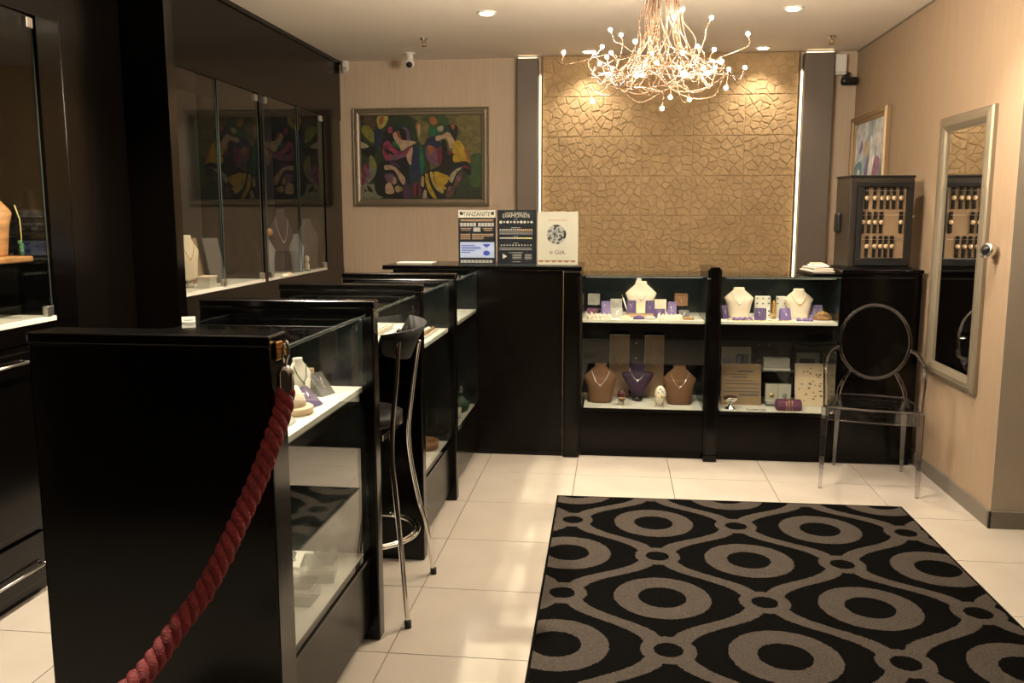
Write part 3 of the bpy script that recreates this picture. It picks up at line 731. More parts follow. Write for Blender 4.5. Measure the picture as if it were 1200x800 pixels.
# ------------------------------------------------------------------ left wall units
def wall_vitrine(label, y0, y1, panes, posts, zd=1.19, zt=2.49):
    t = thing('wall_cabinet', label, 'wall cabinet', (-2.5, (y0 + y1) / 2, 0)); a, b_ = y0 - (y0 + y1) / 2, y1 - (y0 + y1) / 2; oy = (y0 + y1) / 2
    MB().box(-.48, -.03, a, b_, 0, zd - .10).build('body', LQ, t)
    MB().box(-.48, -.004, a, b_, zd - .10, zd - .02).build('deck_rail', LQ, t, bevel=.003)
    MB().box(-.46, -.002, a + .02, b_ - .02, zd - .02, zd).build('deck', M['whitedeck'], t)
    MB().box(-.48, -.46, a, b_, zd, zt).build('back_panel', M['interior'], t)
    MB().box(-.46, -.012, a, a + .03, zd - .02, zt).build('side_panel', M['interior'], t)
    MB().box(-.46, -.012, b_ - .03, b_, zd - .02, zt).build('side_panel', M['interior'], t)
    MB().box(-.48, 0, a, b_, zt, ZC - .03).build('fascia', M['lacquer_brown'], t)
    MB().box(-.48, .012, a, b_, ZC - .03, ZC).build('ceiling_trim', LQ, t)
    for p0, p1 in posts: MB().box(-.46, .0, p0 - oy, p1 - oy, zd - .02, zt).build('post', LQ, t)
    for p0, p1, hinge in panes:
        g_ = MB().box(-.005, 0, p0 - oy + .002, p1 - oy - .002, zd + .004, zt - .004).build('glass_door', M['tintglass'], t)
        for pe in (p0 - oy, p1 - oy - .0012): MB().box(-.005, .0004, pe, pe + .0012, zd + .004, zt - .004).build('glass_edge', M['glassedge'], g_)
        pc = Vector((0, (p0 + p1) / 2 - oy, 0)); g_.matrix_local = Matrix.Translation(pc + Vector((-.003, 0, 0))) @ Matrix.Rotation(math.radians(.95), 4, 'Z') @ Matrix.Translation(-pc)
        hy = (p1 if hinge >= 0 else p0) - oy - hinge * .03
        for z in ((zd + .025, zt - .035) if hinge else (zd + .025,)): MB().box(-.014, .012, hy - .022, hy + .022, z - .022, z + .022).build('hinge', M['brushed'], g_, bevel=.003)
    return t
wall_vitrine('left wall cabinet with four glass doors, reflecting the painting', 4.83, 7.99, [(4.88, 5.445, 0), (5.45, 6.10, 1), (6.18, 6.86, -1), (6.865, 7.48, 1)], [(4.832, 4.874), (6.112, 6.168), (7.495, 7.96)], zd=1.185, zt=2.48)
wall_vitrine('nearest wall cabinet at the left edge of the photo, with a necklace bust', 1.6, 3.86, [(1.65, 2.6, 1), (2.62, 3.69, 1)], [(3.70, 3.858)], zd=1.195, zt=2.49)
# drawer run below the near cabinet
t = thing('drawer_unit', 'black drawer unit with steel bar handles under the nearest wall cabinet', 'drawers', (-2.49, 2.9, 0))
MB().box(-.02, -.005, -1.2, .96, .05, 1.09).box(-.02, -.02 + .004, -1.2, .96, 0, .05).build('carcass', LQ, t)
for k, (ya, yb) in enumerate(((-1.2, -.30), (-.30, .58))):
    for z0, z1, zh in ((.06, .275, .14), (.31, 1.07, 1.03)):
        dr = MB().box(-.006, .012, ya + .004, yb - .004, z0, z1).build('drawer' if z0 < .2 else 'door', LQ, t, bevel=.003)
        MB().tube([(.04, yb - .38, zh), (.04, yb - .03, zh)], .006, 8).tube([(.012, yb - .36, zh), (.04, yb - .36, zh)], .005, 6).tube([(.012, yb - .05, zh), (.04, yb - .05, zh)], .005, 6).build('handle', M['brushed'], dr)
# plain panel and fin between the two wall cabinets
t = thing('wall_panel', 'plain glossy dark wall panel between the two left wall cabinets', 'wall panel', (-2.5, 4.1, 0))
MB().box(-.45, 0, -.238, .27, .05, ZC - .03).build('panel', M['lacquer_brown'], t, bevel=.003)
MB().box(-.45, -.02, -.238, .27, 0, .05).build('plinth', LQ, t)
MB().box(-.45, .012, -.238, .27, ZC - .03, ZC - .001).build('ceiling_trim', LQ, t)
t = thing('wall_fin', 'full-height black fin standing out of the left wall before the glass cabinet', 'wall fin', (-2.5, 4.42, 0))
MB().box(-.45, .235, -.045, .04, 0, ZC - .032).build('panel', LQ, t, bevel=.004)
MB().box(-.45, .24, -.049, .044, ZC - .032, ZC - .001).build('ceiling_trim', LQ, t)
t = thing('wall_panel', 'narrow dark filler panel right behind the black fin, left of the glass doors', 'wall panel', (-2.5, 4.645, 0))
MB().box(-.45, 0, -.178, .18, .05, ZC - .03).build('panel', M['lacquer_brown'], t)
MB().box(-.45, -.02, -.178, .18, 0, .05).build('plinth', LQ, t)
for y, z in ((5.2, 2.3), (6.0, 2.3), (6.9, 2.3)): lamp('SPOT', 'cabinet_spot', (-2.66, y - .1, 2.46), 14, COOL, .02, (-2.68, y, 1.2), 120, .8)
for y in (2.4, 3.3): lamp('SPOT', 'cabinet_spot', (-2.66, y, 2.46), 14, COOL, .02, (-2.68, y, 1.2), 120, .8)

# ------------------------------------------------------------------ clear chair
chr_ = thing('armchair', 'clear polycarbonate armchair with oval back beside the right wall', 'chair', (1.514, 5.318, 0), math.atan2(-.136, .518))
AC = M['acrylic']
def leg(name, top, bot, w0, w1, parent):
    a, b_ = Vector(top), Vector(bot)
    vs = []
    for p, w in ((b_, w0), (a, w1)):
        for sx, sy in ((-1, -1), (1, -1), (1, 1), (-1, 1)): vs.append((p.x + sx * w / 2, p.y + sy * w / 2, p.z))
    return MB().add(vs, [(3, 2, 1, 0), (4, 5, 6, 7), (0, 1, 5, 4), (1, 2, 6, 5), (2, 3, 7, 6), (3, 0, 4, 7)]).build(name, AC, parent, bevel=.003)
for s in (-1, 1):
    leg('leg', (s * .262, .012, .50), (s * .268, -.005, 0), .020, .042, chr_)
    leg('leg', (s * .195, .44, .49), (s * .205, .545, 0), .020, .036, chr_)
# seat: rounded pan with a deep apron
def seat_ring(z, k, d=0): return [(x * k, .235 + (y - .235) * k, z) for x, y in
    [(-.255, .0), (-.13, -.018), (0, -.024), (.13, -.018), (.255, .0), (.262, .03), (.245, .24), (.205, .43), (.19, .455), (.1, .468), (0, .472), (-.1, .468), (-.19, .455), (-.205, .43), (-.245, .24), (-.262, .03)]]
r0, r1, r2, r3 = seat_ring(.425, .985), seat_ring(.50, 1), seat_ring(.508, .96), seat_ring(.498, .80)
r4, r5 = seat_ring(.425, .955), seat_ring(.488, .955)
n = 16; vs = r4 + r0 + r1 + r2 + r3; fs = []
for a in range(4):
    for k in range(n): fs.append((a * n + k, a * n + (k + 1) % n, (a + 1) * n + (k + 1) % n, (a + 1) * n + k))
k0 = len(vs); vs += r5
for k in range(n): fs.append((k, k0 + k, k0 + (k + 1) % n, (k + 1) % n))
fs.append(tuple(range(4 * n, 5 * n))); fs.append(tuple(range(k0, k0 + n))[::-1])
MB().add(vs, fs, False).build('seat', M['pane'], chr_)
# oval back: tilted backwards
BC = Vector((0, .49, .845)); tl = math.radians(9)
def ov(a, rx, rz, d=0): 
    x, z = rx * math.sin(a), rz * math.cos(a)
    return (BC.x + x, BC.y + math.sin(tl) * z + d * math.cos(tl) + .25 * (x * x) * -1, BC.z + math.cos(tl) * z - d * math.sin(tl))
nn = 40
pane = MB()
for d_ in (-.004, .004):
    vs = [ov(0, 0, 0, d_)]; fs = []
    for q in range(1, 7): vs += [ov(2 * PI * k / nn, .200 * q / 6, .225 * q / 6, d_) for k in range(nn)]
    for k in range(nn): fs.append((0, 1 + k, 1 + (k + 1) % nn))
    for q in range(5):
        for k in range(nn): fs.append((1 + q * nn + k, 1 + (q + 1) * nn + k, 1 + (q + 1) * nn + (k + 1) % nn, 1 + q * nn + (k + 1) % nn))
    pane.add(vs, fs, True)
e1_, e2_ = [ov(2 * PI * k / nn, .200, .225, -.004) for k in range(nn)], [ov(2 * PI * k / nn, .200, .225, .004) for k in range(nn)]
pane.add(e1_ + e2_, [(k, (k + 1) % nn, nn + (k + 1) % nn, nn + k) for k in range(nn)])
pane.build('backrest', M['pane'], chr_)
MB().tube([(x_, y_, .502) for x_, y_, z_ in seat_ring(0, 1)], .006, 6, closed=True).tube([(x_, y_, .427) for x_, y_, z_ in seat_ring(0, .985)], .004, 6, closed=True).build('seat_rim', AC, chr_)
MB().tube([ov(2 * PI * k / nn, .207, .233) for k in range(nn)], .0105, 8, closed=True).build('back_rim', AC, chr_)
for s in (-1, 1):
    MB().tube(catmull([(s * .135, .49 - .03, .655), (s * .165, .465, .60), (s * .19, .448, .54), (s * .197, .44, .485)], 5), .013, 8).build('back_support', AC, chr_)
    MB().tube(catmull([(s * .21, .475, .80), (s * .245, .42, .79), (s * .268, .28, .765), (s * .272, .15, .755), (s * .272, .06, .75), (s * .270, .025, .72), (s * .268, .012, .66), (s * .264, .012, .58), (s * .262, .012, .50)], 5), .014, 8).build('armrest', AC, chr_)

# ------------------------------------------------------------------ bar stool
st = thing('bar_stool', 'chrome bar stool with a curved black leather back in the knee space', 'stool', (-1.04, 3.56, 0))
O = Vector((-1.04, 3.56, 0)); CH = M['chrome']
T1 = [((478, 735), 3.29), ((471.5, 660), 3.31), ((464, 585), 3.34), ((459.5, 540), 3.36), ((460, 500), 3.38), ((464, 450), 3.40), ((466, 415), 3.41), ((467.5, 384), 3.42)]
T2 = [((508, 672), 3.83), ((500, 615), 3.80), ((491, 585), 3.79), ((482, 540), 3.77), ((478.5, 505), 3.75), ((481, 475), 3.73), ((487, 425), 3.70), ((491, 398), 3.69)]
for T in (T1, T2):
    P = [at(*q, Y=Y) - O for q, Y in T]; P[0].z = .012
    l = MB().tube(catmull(P, 5), .0105, 10).build('leg', CH, st)
    MB().cyl(P[0].x, P[0].y, 0, .03, .0145, 12).build('foot_cap', M['rubber'], l)
for s in (-1, 1):
    P = [(-.22, s * .26, .012), (-.19, s * .22, .35), (-.15, s * .16, .72)]
    l = MB().tube(catmull(P, 5), .0105, 10).build('leg', CH, st)
    MB().cyl(P[0][0], P[0][1], 0, .03, .0145, 12).build('foot_cap', M['rubber'], l)
MB().tube([(.0 + .215 * math.cos(a), .225 * math.sin(a), .30) for a in [2 * PI * k / 40 for k in range(40)]], .008, 8, closed=True).tube([(.0 + .195 * math.cos(a), .205 * math.sin(a), .30) for a in [2 * PI * k / 40 for k in range(40)]], .008, 8, closed=True).build('footrest_ring', CH, st)
MB().box(.10, .125, -.19, .17, .745, .77).build('seat_bracket', CH, st, bevel=.003)
MB().loft([(-.03, 0, .77, .15, .17), (-.03, 0, .78, .175, .19), (-.03, 0, .815, .18, .195), (-.03, 0, .83, .15, .165)], 28, sup=2.4).build('seat', M['leather'], st)
vs = []; na = 21
for i in range(na):
    th = math.radians(-56 + 112 * i / (na - 1)); c_ = math.cos(th)
    top = 1.195 + .012 * (th / .98); bot = 1.055 + .05 * (abs(th) / .98) ** 2
    for (r, z) in ((.262, top), (.222, (top + bot) / 2), (.195, bot), (.205, bot), (.234, (top + bot) / 2), (.272, top)):
        vs.append((-.01 + r * math.cos(th), r * 1.10 * math.sin(th), z))
fs = []
for i in range(na - 1):
    for k in range(6): fs.append((i * 6 + k, (i + 1) * 6 + k, (i + 1) * 6 + (k + 1) % 6, i * 6 + (k + 1) % 6))
fs += [tuple(range(6))[::-1], tuple(range((na - 1) * 6, na * 6))]
MB().add(vs, fs, True).build('backrest', M['leather'], st)

# ------------------------------------------------------------------ red rope
rp = thing('barrier_rope', 'thick red braided rope with chrome end hooked to the nearest divider', 'rope', (-.90, 2.15, 1.3))
RO = Vector((-.90, 2.15, 1.3))
RPX = [((335, 456), 2.215), ((331, 482), 2.20), ((318, 520), 2.145), ((303, 560), 2.11), ((283, 605), 2.05), ((262, 650), 1.98), ((238, 695), 1.92), ((208, 735), 1.85), ((180, 775), 1.78), ((150, 808), 1.70), ((110, 838), 1.62)]
path = [at(*q, Y=Y) - RO for q, Y in RPX]
e1 = path[-1]; path += [e1 + Vector((-.06, -.10, -.02)), e1 + Vector((-.12, -.24, .02)), e1 + Vector((-.18, -.42, .12)), e1 + Vector((-.22, -.56, .28)), e1 + Vector((-.24, -.64, .42))]
path = catmull(path, 14)
# arc length resample
cum = [0]
for i in range(1, len(path)): cum.append(cum[-1] + (path[i] - path[i - 1]).length)
def along(s):
    for i in range(1, len(path)):
        if cum[i] >= s: return path[i - 1].lerp(path[i], (s - cum[i - 1]) / (cum[i] - cum[i - 1]))
    return path[-1]
NS = 260; Ltot = cum[-1]; cen = [along(Ltot * i / (NS - 1)) for i in range(NS)]
for k in range(3):
    n0 = Vector((0, 1, 0)); sp_ = []
    for i in range(NS):
        tdir = (cen[min(i + 1, NS - 1)] - cen[max(i - 1, 0)]).normalized()
        n0 = (n0 - tdir * n0.dot(tdir)).normalized(); bn = tdir.cross(n0)
        a = -2 * PI * (Ltot * i / (NS - 1)) / .095 + 2 * PI * k / 3
        sp_.append(cen[i] + (n0 * math.cos(a) + bn * math.sin(a)) * .0125)
    MB().tube(sp_, [.0145 * (1 + .05 * math.sin(i * 2.2)) for i in range(NS)], 10).build('strand', M['red'], rp)
c0 = cen[0]
MB().lathe([(.021, -.035), (.022, -.03), (.022, .035), (.012, .048), (.011, .05)], c0.x, c0.y, c0.z + .012, 24).build('end_cap', CH, rp)
MB().tube(catmull([(c0.x, c0.y, c0.z + .055), (c0.x + .004, c0.y, c0.z + .075), (c0.x + .010, c0.y, c0.z + .095), (c0.x + .006, c0.y + .006, c0.z + .125), (c0.x - .006, c0.y + .012, c0.z + .118), (c0.x - .008, c0.y + .006, c0.z + .085), (c0.x, c0.y, c0.z + .065)], 5), .0042, 8).build('snap_hook', CH, rp)
hk = at(328, 408, X=-.885)
t = thing('rope_bracket', 'brass eye bracket screwed to the nearest divider, holding the rope hook', 'bracket', (-.8885, 2.235, hk.z), PI / 2)
MB().box(-.022, .022, -.006, .0, -.03, .02).build('plate', M['brass'], t, bevel=.003)
MB().tube([(.012 + .013 * math.cos(a), -.018, .0 + .016 * math.sin(a)) for a in [2 * PI * k / 16 for k in range(16)]], .0035, 8, closed=True).tube([(.012, -.004, 0), (.012, -.018, -.0)], .004, 6).build('eye', M['brass'], t)
# post that carries the other end, outside the frame
e2 = cen[-1] + RO
t = thing('rope_post', 'chrome rope post holding the other end of the red rope', 'post', (e2.x, e2.y - .06, 0))
MB().lathe([(.15, 0), (.15, .012), (.05, .03), (.02, .045)], n=28).build('base', CH, t)
MB().lathe([(.02, .04), (.02, e2.z + .04), (.032, e2.z + .05), (.032, e2.z + .075), (.018, e2.z + .095)], n=20).build('pole', CH, t)

# ------------------------------------------------------------------ jewellery and display props
def XZ(px, py, Y): q = at(px, py, Y=Y); return q.x, q.z

def bust(label, x, y, z, h, w, mat, rz=0, chain='silver', pendant=False, d=None, stand=None, group=None, style=0):
    t = thing('necklace_bust', label, 'necklace bust', (x, y, z), rz, group)
    d = d or w * .22; z0 = 0
    if stand:
        MB().lathe([(w * .16, 0), (w * .16, h * .07), (w * .12, h * .1), (w * .12, h * .2)], n=16).build('stand', stand, t); z0 = h * .14
    H = h - z0
    if style == 0:    # pentagonal shoulders tapering to a narrow foot
        P = [(0, .33, .9), (.04, .34, .95), (.45, .42, 1), (.58, .475, .9), (.635, .498, .75), (.665, .49, .65), (.78, .355, .6), (.89, .215, .5), (.925, .18, .5), (.985, .185, .5), (1.0, .16, .4)]
    else:             # wide bowl-like shoulders
        P = [(0, .17, .8), (.2, .26, .9), (.45, .42, 1), (.60, .5, .95), (.66, .49, .85), (.69, .27, .7), (.80, .27, .65), (.92, .21, .6), (1, .10, .3)]
    body = MB().loft([(0, (1 - zf) * -.0 + zf * d * .5, z0 + zf * H, wf * w, df * d) for zf, wf, df in P], 28, sup=2.6).build('body', mat, t)
    # neck chain lying on the chest
    cm = M[chain]; pts = []
    for k in range(25):
        u = -1 + 2 * k / 24; zf = .84 - .36 * (1 - abs(u) ** 1.7)
        ww = .28 * w * (abs(u) ** .9)
        # front surface depth at that height
        for a in range(len(P) - 1):
            if P[a][0] <= zf <= P[a + 1][0]:
                f = (zf - P[a][0]) / (P[a + 1][0] - P[a][0]); wf = P[a][1] + f * (P[a + 1][1] - P[a][1]); df = P[a][2] + f * (P[a + 1][2] - P[a][2]); break
        xx = math.copysign(min(ww, wf * w * .92), u); q = min(.98, abs(xx) / (wf * w))
        yy = zf * d * .5 - df * d * (1 - q ** 2.6) ** (1 / 2.6) - .0015
        pts.append((xx, yy, z0 + zf * H))
    nb = MB().tube(pts, .0017, 6)
    nb.ball(0, pts[12][1] - .002, pts[12][2] - .006, .0045, .003, .006, n=8, m=5)
    if pendant:
        for u_ in (-3, -1, 1, 3): q = pts[12 + u_]; nb.ball(q[0], q[1] - .002, q[2] - .004, .003, n=6, m=4)
    nb.build('necklace', cm, t)
    return t

def pad(label, x, y, z, w, h, mat, rz=0, lean=.35, d=None, pend='silver', group=None, cat='jewellery pad', name='jewellery_pad'):
    """an upright leaning pad with a pendant on its face"""
    t = thing(name, label, cat, (x, y, z), rz, group); d = d or h * .55
    MB().prism([(-.0, 0), (d * lean + .010, h), (d * lean + .016, h), (d, 0)], 'x', -w / 2, w / 2).build('body', mat, t, bevel=.003)
    sl = (d * lean + .010) / h
    f = lambda zz: sl * zz - .0012
    b = MB().tube([(-w * .22, f(h * .95), h * .95), (-w * .05, f(h * .55), h * .55), (0, f(h * .48), h * .48), (w * .05, f(h * .55), h * .55), (w * .22, f(h * .95), h * .95)], .0011, 5)
    b.ball(0, f(h * .42) - .001, h * .42, .004, .0025, .006, n=8, m=5); b.build('pendant', M[pend], t)
    return t

def box_frame(label, x, y, z, w, h, mat, d=.03):
    t = thing('pendant_box', label, 'pendant box', (x, y, z))
    MB().box(-w / 2, w / 2, 0, d, 0, .012).box(-w * .2, w * .2, 0, d, .012, .03).build('foot', M['black'], t)
    MB().box(-w / 2, w / 2, .006, d, .03, .03 + h).build('body', mat, t, bevel=.003)
    profile_frame_at(t, w, h, .03, mat)
    b = MB().tube([(-w * .25, .004, .03 + h * .9), (0, .004, .03 + h * .45), (w * .25, .004, .03 + h * .9)], .001, 5).ball(0, .002, .03 + h * .38, .004, .002, .007, n=8, m=5)
    b.build('pendant', M['silver'], t)
    return t
def profile_frame_at(t, w, h, z0, mat):
    b = MB(); e = .005
    b.box(-w / 2, w / 2, .0, .006, z0, z0 + e).box(-w / 2, w / 2, .0, .006, z0 + h - e, z0 + h).box(-w / 2, -w / 2 + e, .0, .006, z0, z0 + h).box(w / 2 - e, w / 2, .0, .006, z0, z0 + h)
    return b.build('rim', mat, t)

def dome(label, x, y, z, rx, mat, ring='silver', ry=None, rz_=None, group=None, name='ring_cushion', cat='ring cushion'):
    t = thing(name, label, cat, (x, y, z), 0, group)
    MB().ball(0, 0, 0, rx, ry or rx * .7, rz_ or rx * .62, n=18, m=6, half=True).build('cushion', mat, t)
    h = (rz_ or rx * .62)
    MB().tube([(.010 * math.cos(a), -.001, h + .004 + .010 * math.sin(a)) for a in [2 * PI * k / 14 for k in range(14)]], .0012, 5, closed=True).ball(0, -.001, h + .015, .003, n=6, m=4).build('ring', M[ring], t)
    return t

ZU, ZL = .946, .342
X = lambda px, py, Y: at(px, py, Y=Y).x
def zz(px, py, Y, z0): return at(px, py, Y=Y).z - z0

# --- left case, upper shelf
bust('cream necklace bust in the middle of the left case, upper shelf', X(751, 355, 6.22), 6.22, ZU, .235, .215, M['velvetwhite'], pendant=True)
bust('small white bust behind the cream necklace bust, only its top showing', X(748.5, 345, 6.35), 6.35, ZU, .275, .07, M['white'])
box_frame('silvery pendant box at the back left of the left case, upper shelf', X(696, 347, 6.3), 6.3, ZU + .03, .085, .078, M['greyfab'])
box_frame('brown pendant box at the back right of the left case, upper shelf', X(798.5, 348, 6.3), 6.3, ZU + .03, .09, .085, M['brown'])
MB_ = MB().box(-.05, .05, 0, .05, 0, .03)
for px, nm in ((696, 'left'), (798.5, 'right')):
    t = thing('riser', 'small black riser under the pendant box at the back %s of the left case' % nm, 'riser', (X(px, 350, 6.3), 6.3, ZU))
    MB().box(-.05, .05, -.005, .045, .004, .0295).build('block', M['black'], t, bevel=.003); MB().box(-.045, .045, 0, .04, 0, .004).build('foot', M['rubber'], t)
def P_(px, Y, z0, w, h, mat, label, rz=0, lift=0, **k): return pad(label, X(px, 362, Y), Y, z0 + lift, w, h, mat, rz, **k)
P_(710.5, 6.10, ZU, .062, .105, M['lilac'], 'tall lilac ramp pad with a necklace, left side of the left case', .15)
P_(787, 6.10, ZU, .062, .105, M['lilac'], 'tall lilac ramp pad with a necklace, right side of the left case', -.2)
P_(722, 6.16, ZU, .082, .115, M['greyfab'], 'large light grey pad, left of the cream bust')
P_(723, 6.05, ZU, .078, .062, M['greyfab'], 'low grey pad in front of the large light grey pad on the left')
P_(774, 6.16, ZU, .082, .115, M['velvetwhite'], 'pale cream pad right of the bust in the left case')
P_(773, 6.05, ZU, .075, .062, M['purple'], 'low purple pad in front of the pale cream pad')
P_(740, 6.09, ZU, .062, .085, M['purple'], 'purple pad left of the middle block, below the cream bust', lift=.028)
P_(762, 6.09, ZU, .062, .085, M['purple'], 'purple pad right of the middle block, below the cream bust', lift=.028)
P_(751, 6.09, ZU, .06, .065, M['beige'], 'small beige pad between the two purple pads', lift=.028)
t = thing('display_step', 'low tan step carrying the two purple pads and the beige pad', 'display step', (X(751, 368, 6.13), 6.13, ZU))
MB().box(-.105, .105, -.045, .05, 0, .0278).build('block', M['browncard'], t, bevel=.002); MB().box(-.107, .107, -.047, -.045, .002, .02).build('front_lip', M['tanprint'], t)
P_(694, 6.04, ZU, .075, .06, M['maroon'], 'maroon pad at the far left of the left case')
P_(802, 6.06, ZU, .07, .055, M['darkgrey'], 'dark grey pad at the far right of the left case')
t = thing('pen', 'white pen leaning on the block left of the bust', 'pen', (X(732, 360, 6.16), 6.13, ZU))
MB().tube([(.03, 0, .003), (-.012, .03, .125)], .0045, 8).build('barrel', M['white'], t); MB().tube([(-.012, .03, .125), (-.02, .036, .15)], [.0045, .001], 8).build('tip', M['gold'], t)
dome('beige ring cushion in the front row of the left case', X(733, 371, 5.98), 5.98, ZU, .040, M['beige'])
dome('purple ring cushion in the front row of the left case', X(748.5, 371, 5.98), 5.98, ZU, .040, M['purple'])
dome('grey ring cushion in the front row of the left case', X(762, 371, 5.98), 5.98, ZU, .040, M['greyfab'])
t = thing('bracelet_box', 'low tan box with gold bracelets at the right end of the left case front row', 'bracelet box', (X(807, 373, 5.99), 5.99, ZU))
MB().box(-.035, .035, -.02, .02, 0, .012).build('box', M['brown'], t, bevel=.002)
for k in range(3): MB().tube([(-.02 + k * .02 + .011 * math.cos(a), .012 * math.sin(a), .0145) for a in [2 * PI * j / 14 for j in range(14)]], .0022, 5, closed=True).build('bracelet', M['gold'], t)
# little ring stands
ORD = ['first', 'second', 'third', 'fourth', 'fifth', 'sixth']
RC = {}
def ring_count(k): RC[k] = RC.get(k, -1) + 1; return RC[k]
def ring_stand(x, y, z, mat, label, group):
    t = thing('ring_stand', label, 'ring stand', (x, y, z), 0, group)
    MB().lathe([(.014, 0), (.014, .004), (.009, .008), (.007, .026), (.002, .036)], n=10).build('cone', mat, t)
    MB().tube([(.0098 * math.cos(a), .0098 * math.sin(a), .014) for a in [2 * PI * j / 12 for j in range(12)]], .0015, 5, closed=True).ball(0, -.011, .015, .0035, n=6, m=4).build('ring', M['silver'], t)
    return t
k = 0
proto = None
for px, Y in [(688 + 5.0 * i + (2.2 if r else 0), (6.0, 5.95)[r]) for i in range(6) for r in range(2)]:
    xx = X(px, 372, Y); mt = (M['maroon'], M['velvetwhite'], M['beige'])[k % 3]; k += 1
    n_ = ring_count('left'); lab = '%s from left in %s row of tiny ring stands, front left of left case' % (ORD[n_ // 2], ('rear', 'front')[n_ % 2])
    if proto is None: proto = ring_stand(xx, Y, ZU, M['velvetwhite'], lab, 'ring stands at the front left of the left case')
    else: copy_tree(proto, (xx, Y, ZU), lab)
proto = None
for px, Y in [(772 + 4.9 * i + (2.2 if r else 0), (6.0, 5.95)[r]) for i in range(6) for r in range(2)]:
    xx = X(px, 372, Y)
    n_ = ring_count('right'); lab = '%s from left in %s row of tiny ring stands, front right of left case' % (ORD[n_ // 2], ('rear', 'front')[n_ % 2])
    if proto is None: proto = ring_stand(xx, Y, ZU, M['velvetwhite'], lab, 'ring stands at the front right of the left case')
    else: copy_tree(proto, (xx, Y, ZU), lab)

# --- right case, upper shelf
bust('cream necklace bust at the left of the right case, upper shelf', X(866, 355, 6.15), 6.15, ZU, .205, .200, M['velvetwhite'], pendant=True)
bust('cream necklace bust at the right of the right case, upper shelf', X(936, 356, 6.15), 6.15, ZU, .20, .195, M['velvetwhite'], pendant=True, chain='gold')
# white earring tiers
for j, (pxa, pxb, lab) in enumerate(((885.5, 903.5, 'left'), (910.5, 918.5, 'right'))):
    for r, (Y, lift, lv) in enumerate(((6.22, .055, 'upper'), (6.13, 0, 'lower'))):
        x0, x1 = X(pxa - (0 if r == 0 else -4), 355, Y), X(pxb + (0 if j == 0 else 3), 355, Y)
        t = thing('earring_block', '%s %s white earring block beside the gold bangle holder, right case' % (lv, lab), 'earring block', ((x0 + x1) / 2, Y, ZU))
        w = (x1 - x0) / 2; h = .14 if r == 0 else .065
        MB().prism([(0, 0), (.02, h), (.045, h), (.07, 0)], 'x', -w, w).build('block', M['whitedeck'], t, bevel=.004)
        n_ = max(2, int(w / .014))
        for q in range(n_):
            for rr in range(2):
                zf = h * (.90 - .25 * rr) if r == 0 else h * (.75 - .45 * rr)
                MB().ball(-w * .75 + 1.5 * w * q / (n_ - 1), .02 * zf / h - .003, zf, .006, .003, .005, n=8, m=5).build('earring', M['darkgrey'], t)
t = thing('bangle_holder', 'upright gold bangle roll between the white earring blocks', 'bangle holder', (X(907.5, 358, 6.1), 6.10, ZU))
MB().box(-.014, .014, -.0, .03, 0, .006).box(-.004, .004, .01, .02, .006, .125).build('stand', M['wood'], t)
for q in range(9): MB().tube([(.013 * math.cos(a), .015 + .013 * math.sin(a), .012 + q * .0125) for a in [2 * PI * j / 12 for j in range(12)]], .0035, 5, closed=True).build('bangle', M['gold'], t)
P_(890.5, 6.0, ZU, .075, .08, M['purple'], 'purple pad with earrings right of the left cream bust, right case', -.35)
P_(922.5, 6.02, ZU, .075, .08, M['lilac'], 'lilac pad left of the right cream bust, right case', .35)
P_(851.5, 6.06, ZU, .05, .09, M['purple'], 'purple pad at the far left edge of the right case', .5)
P_(955, 6.16, ZU, .09, .09, M['lilac'], 'lilac pad behind the tan bracelet pillow, right case', -.3)
dome('tan bracelet pillow with gold bracelet at the right of the right case', X(964, 368, 6.08), 6.08, ZU, .062, M['brown'], 'gold', .04, .058)
t = thing('bracelet', 'wide gold bracelet laid over the tan pillow in the right case', 'bracelet', (X(963, 366, 6.07), 6.07, ZU + .035))
MB().tube([(-.04, -.032, .01), (-.02, -.038, .018), (0, -.038, .022), (.02, -.038, .02), (.045, -.03, .012)], .0032, 6).build('band', M['gold'], t); MB().ball(.0, -.04, .023, .006, n=8, m=5).build('clasp', M['gold'], t)
proto = None
for px in (861.5, 867.5, 873.5, 879.5):
    xx = X(px, 370, 5.99)
    lab = '%s from left of four small purple pearl cushions before the left cream bust, right case' % ORD[ring_count('pearl left')]
    if proto is None: proto = dome(lab, xx, 5.99, ZU, .019, M['lilac'], 'pearl', .016, .024, 'purple pearl cushions before the left cream bust')
    else: copy_tree(proto, (xx, 5.99, ZU), lab)
proto = None
for px in (936.5, 943.5, 950):
    xx = X(px, 371, 5.99)
    lab = '%s from left of three small purple pearl cushions before the right cream bust, right case' % ORD[ring_count('pearl right')]
    if proto is None: proto = dome(lab, xx, 5.99, ZU, .019, M['lilac'], 'pearl', .016, .024, 'purple pearl cushions before the right cream bust')
    else: copy_tree(proto, (xx, 5.99, ZU), lab)
def chain(label, pts, mat, r=.003):
    return tag(MB().tube(catmull(pts, 8), r, 6).build('chain', mat), label, 'chain')
x0, x1 = X(852, 373, 5.95), X(930, 373, 5.95)
chain('long gold bead chain laid along the front of the right case', [(x0 + (x1 - x0) * i / 14, 5.955 + .022 * math.sin(i * 1.7), ZU + .004) for i in range(15)], M['gold'])

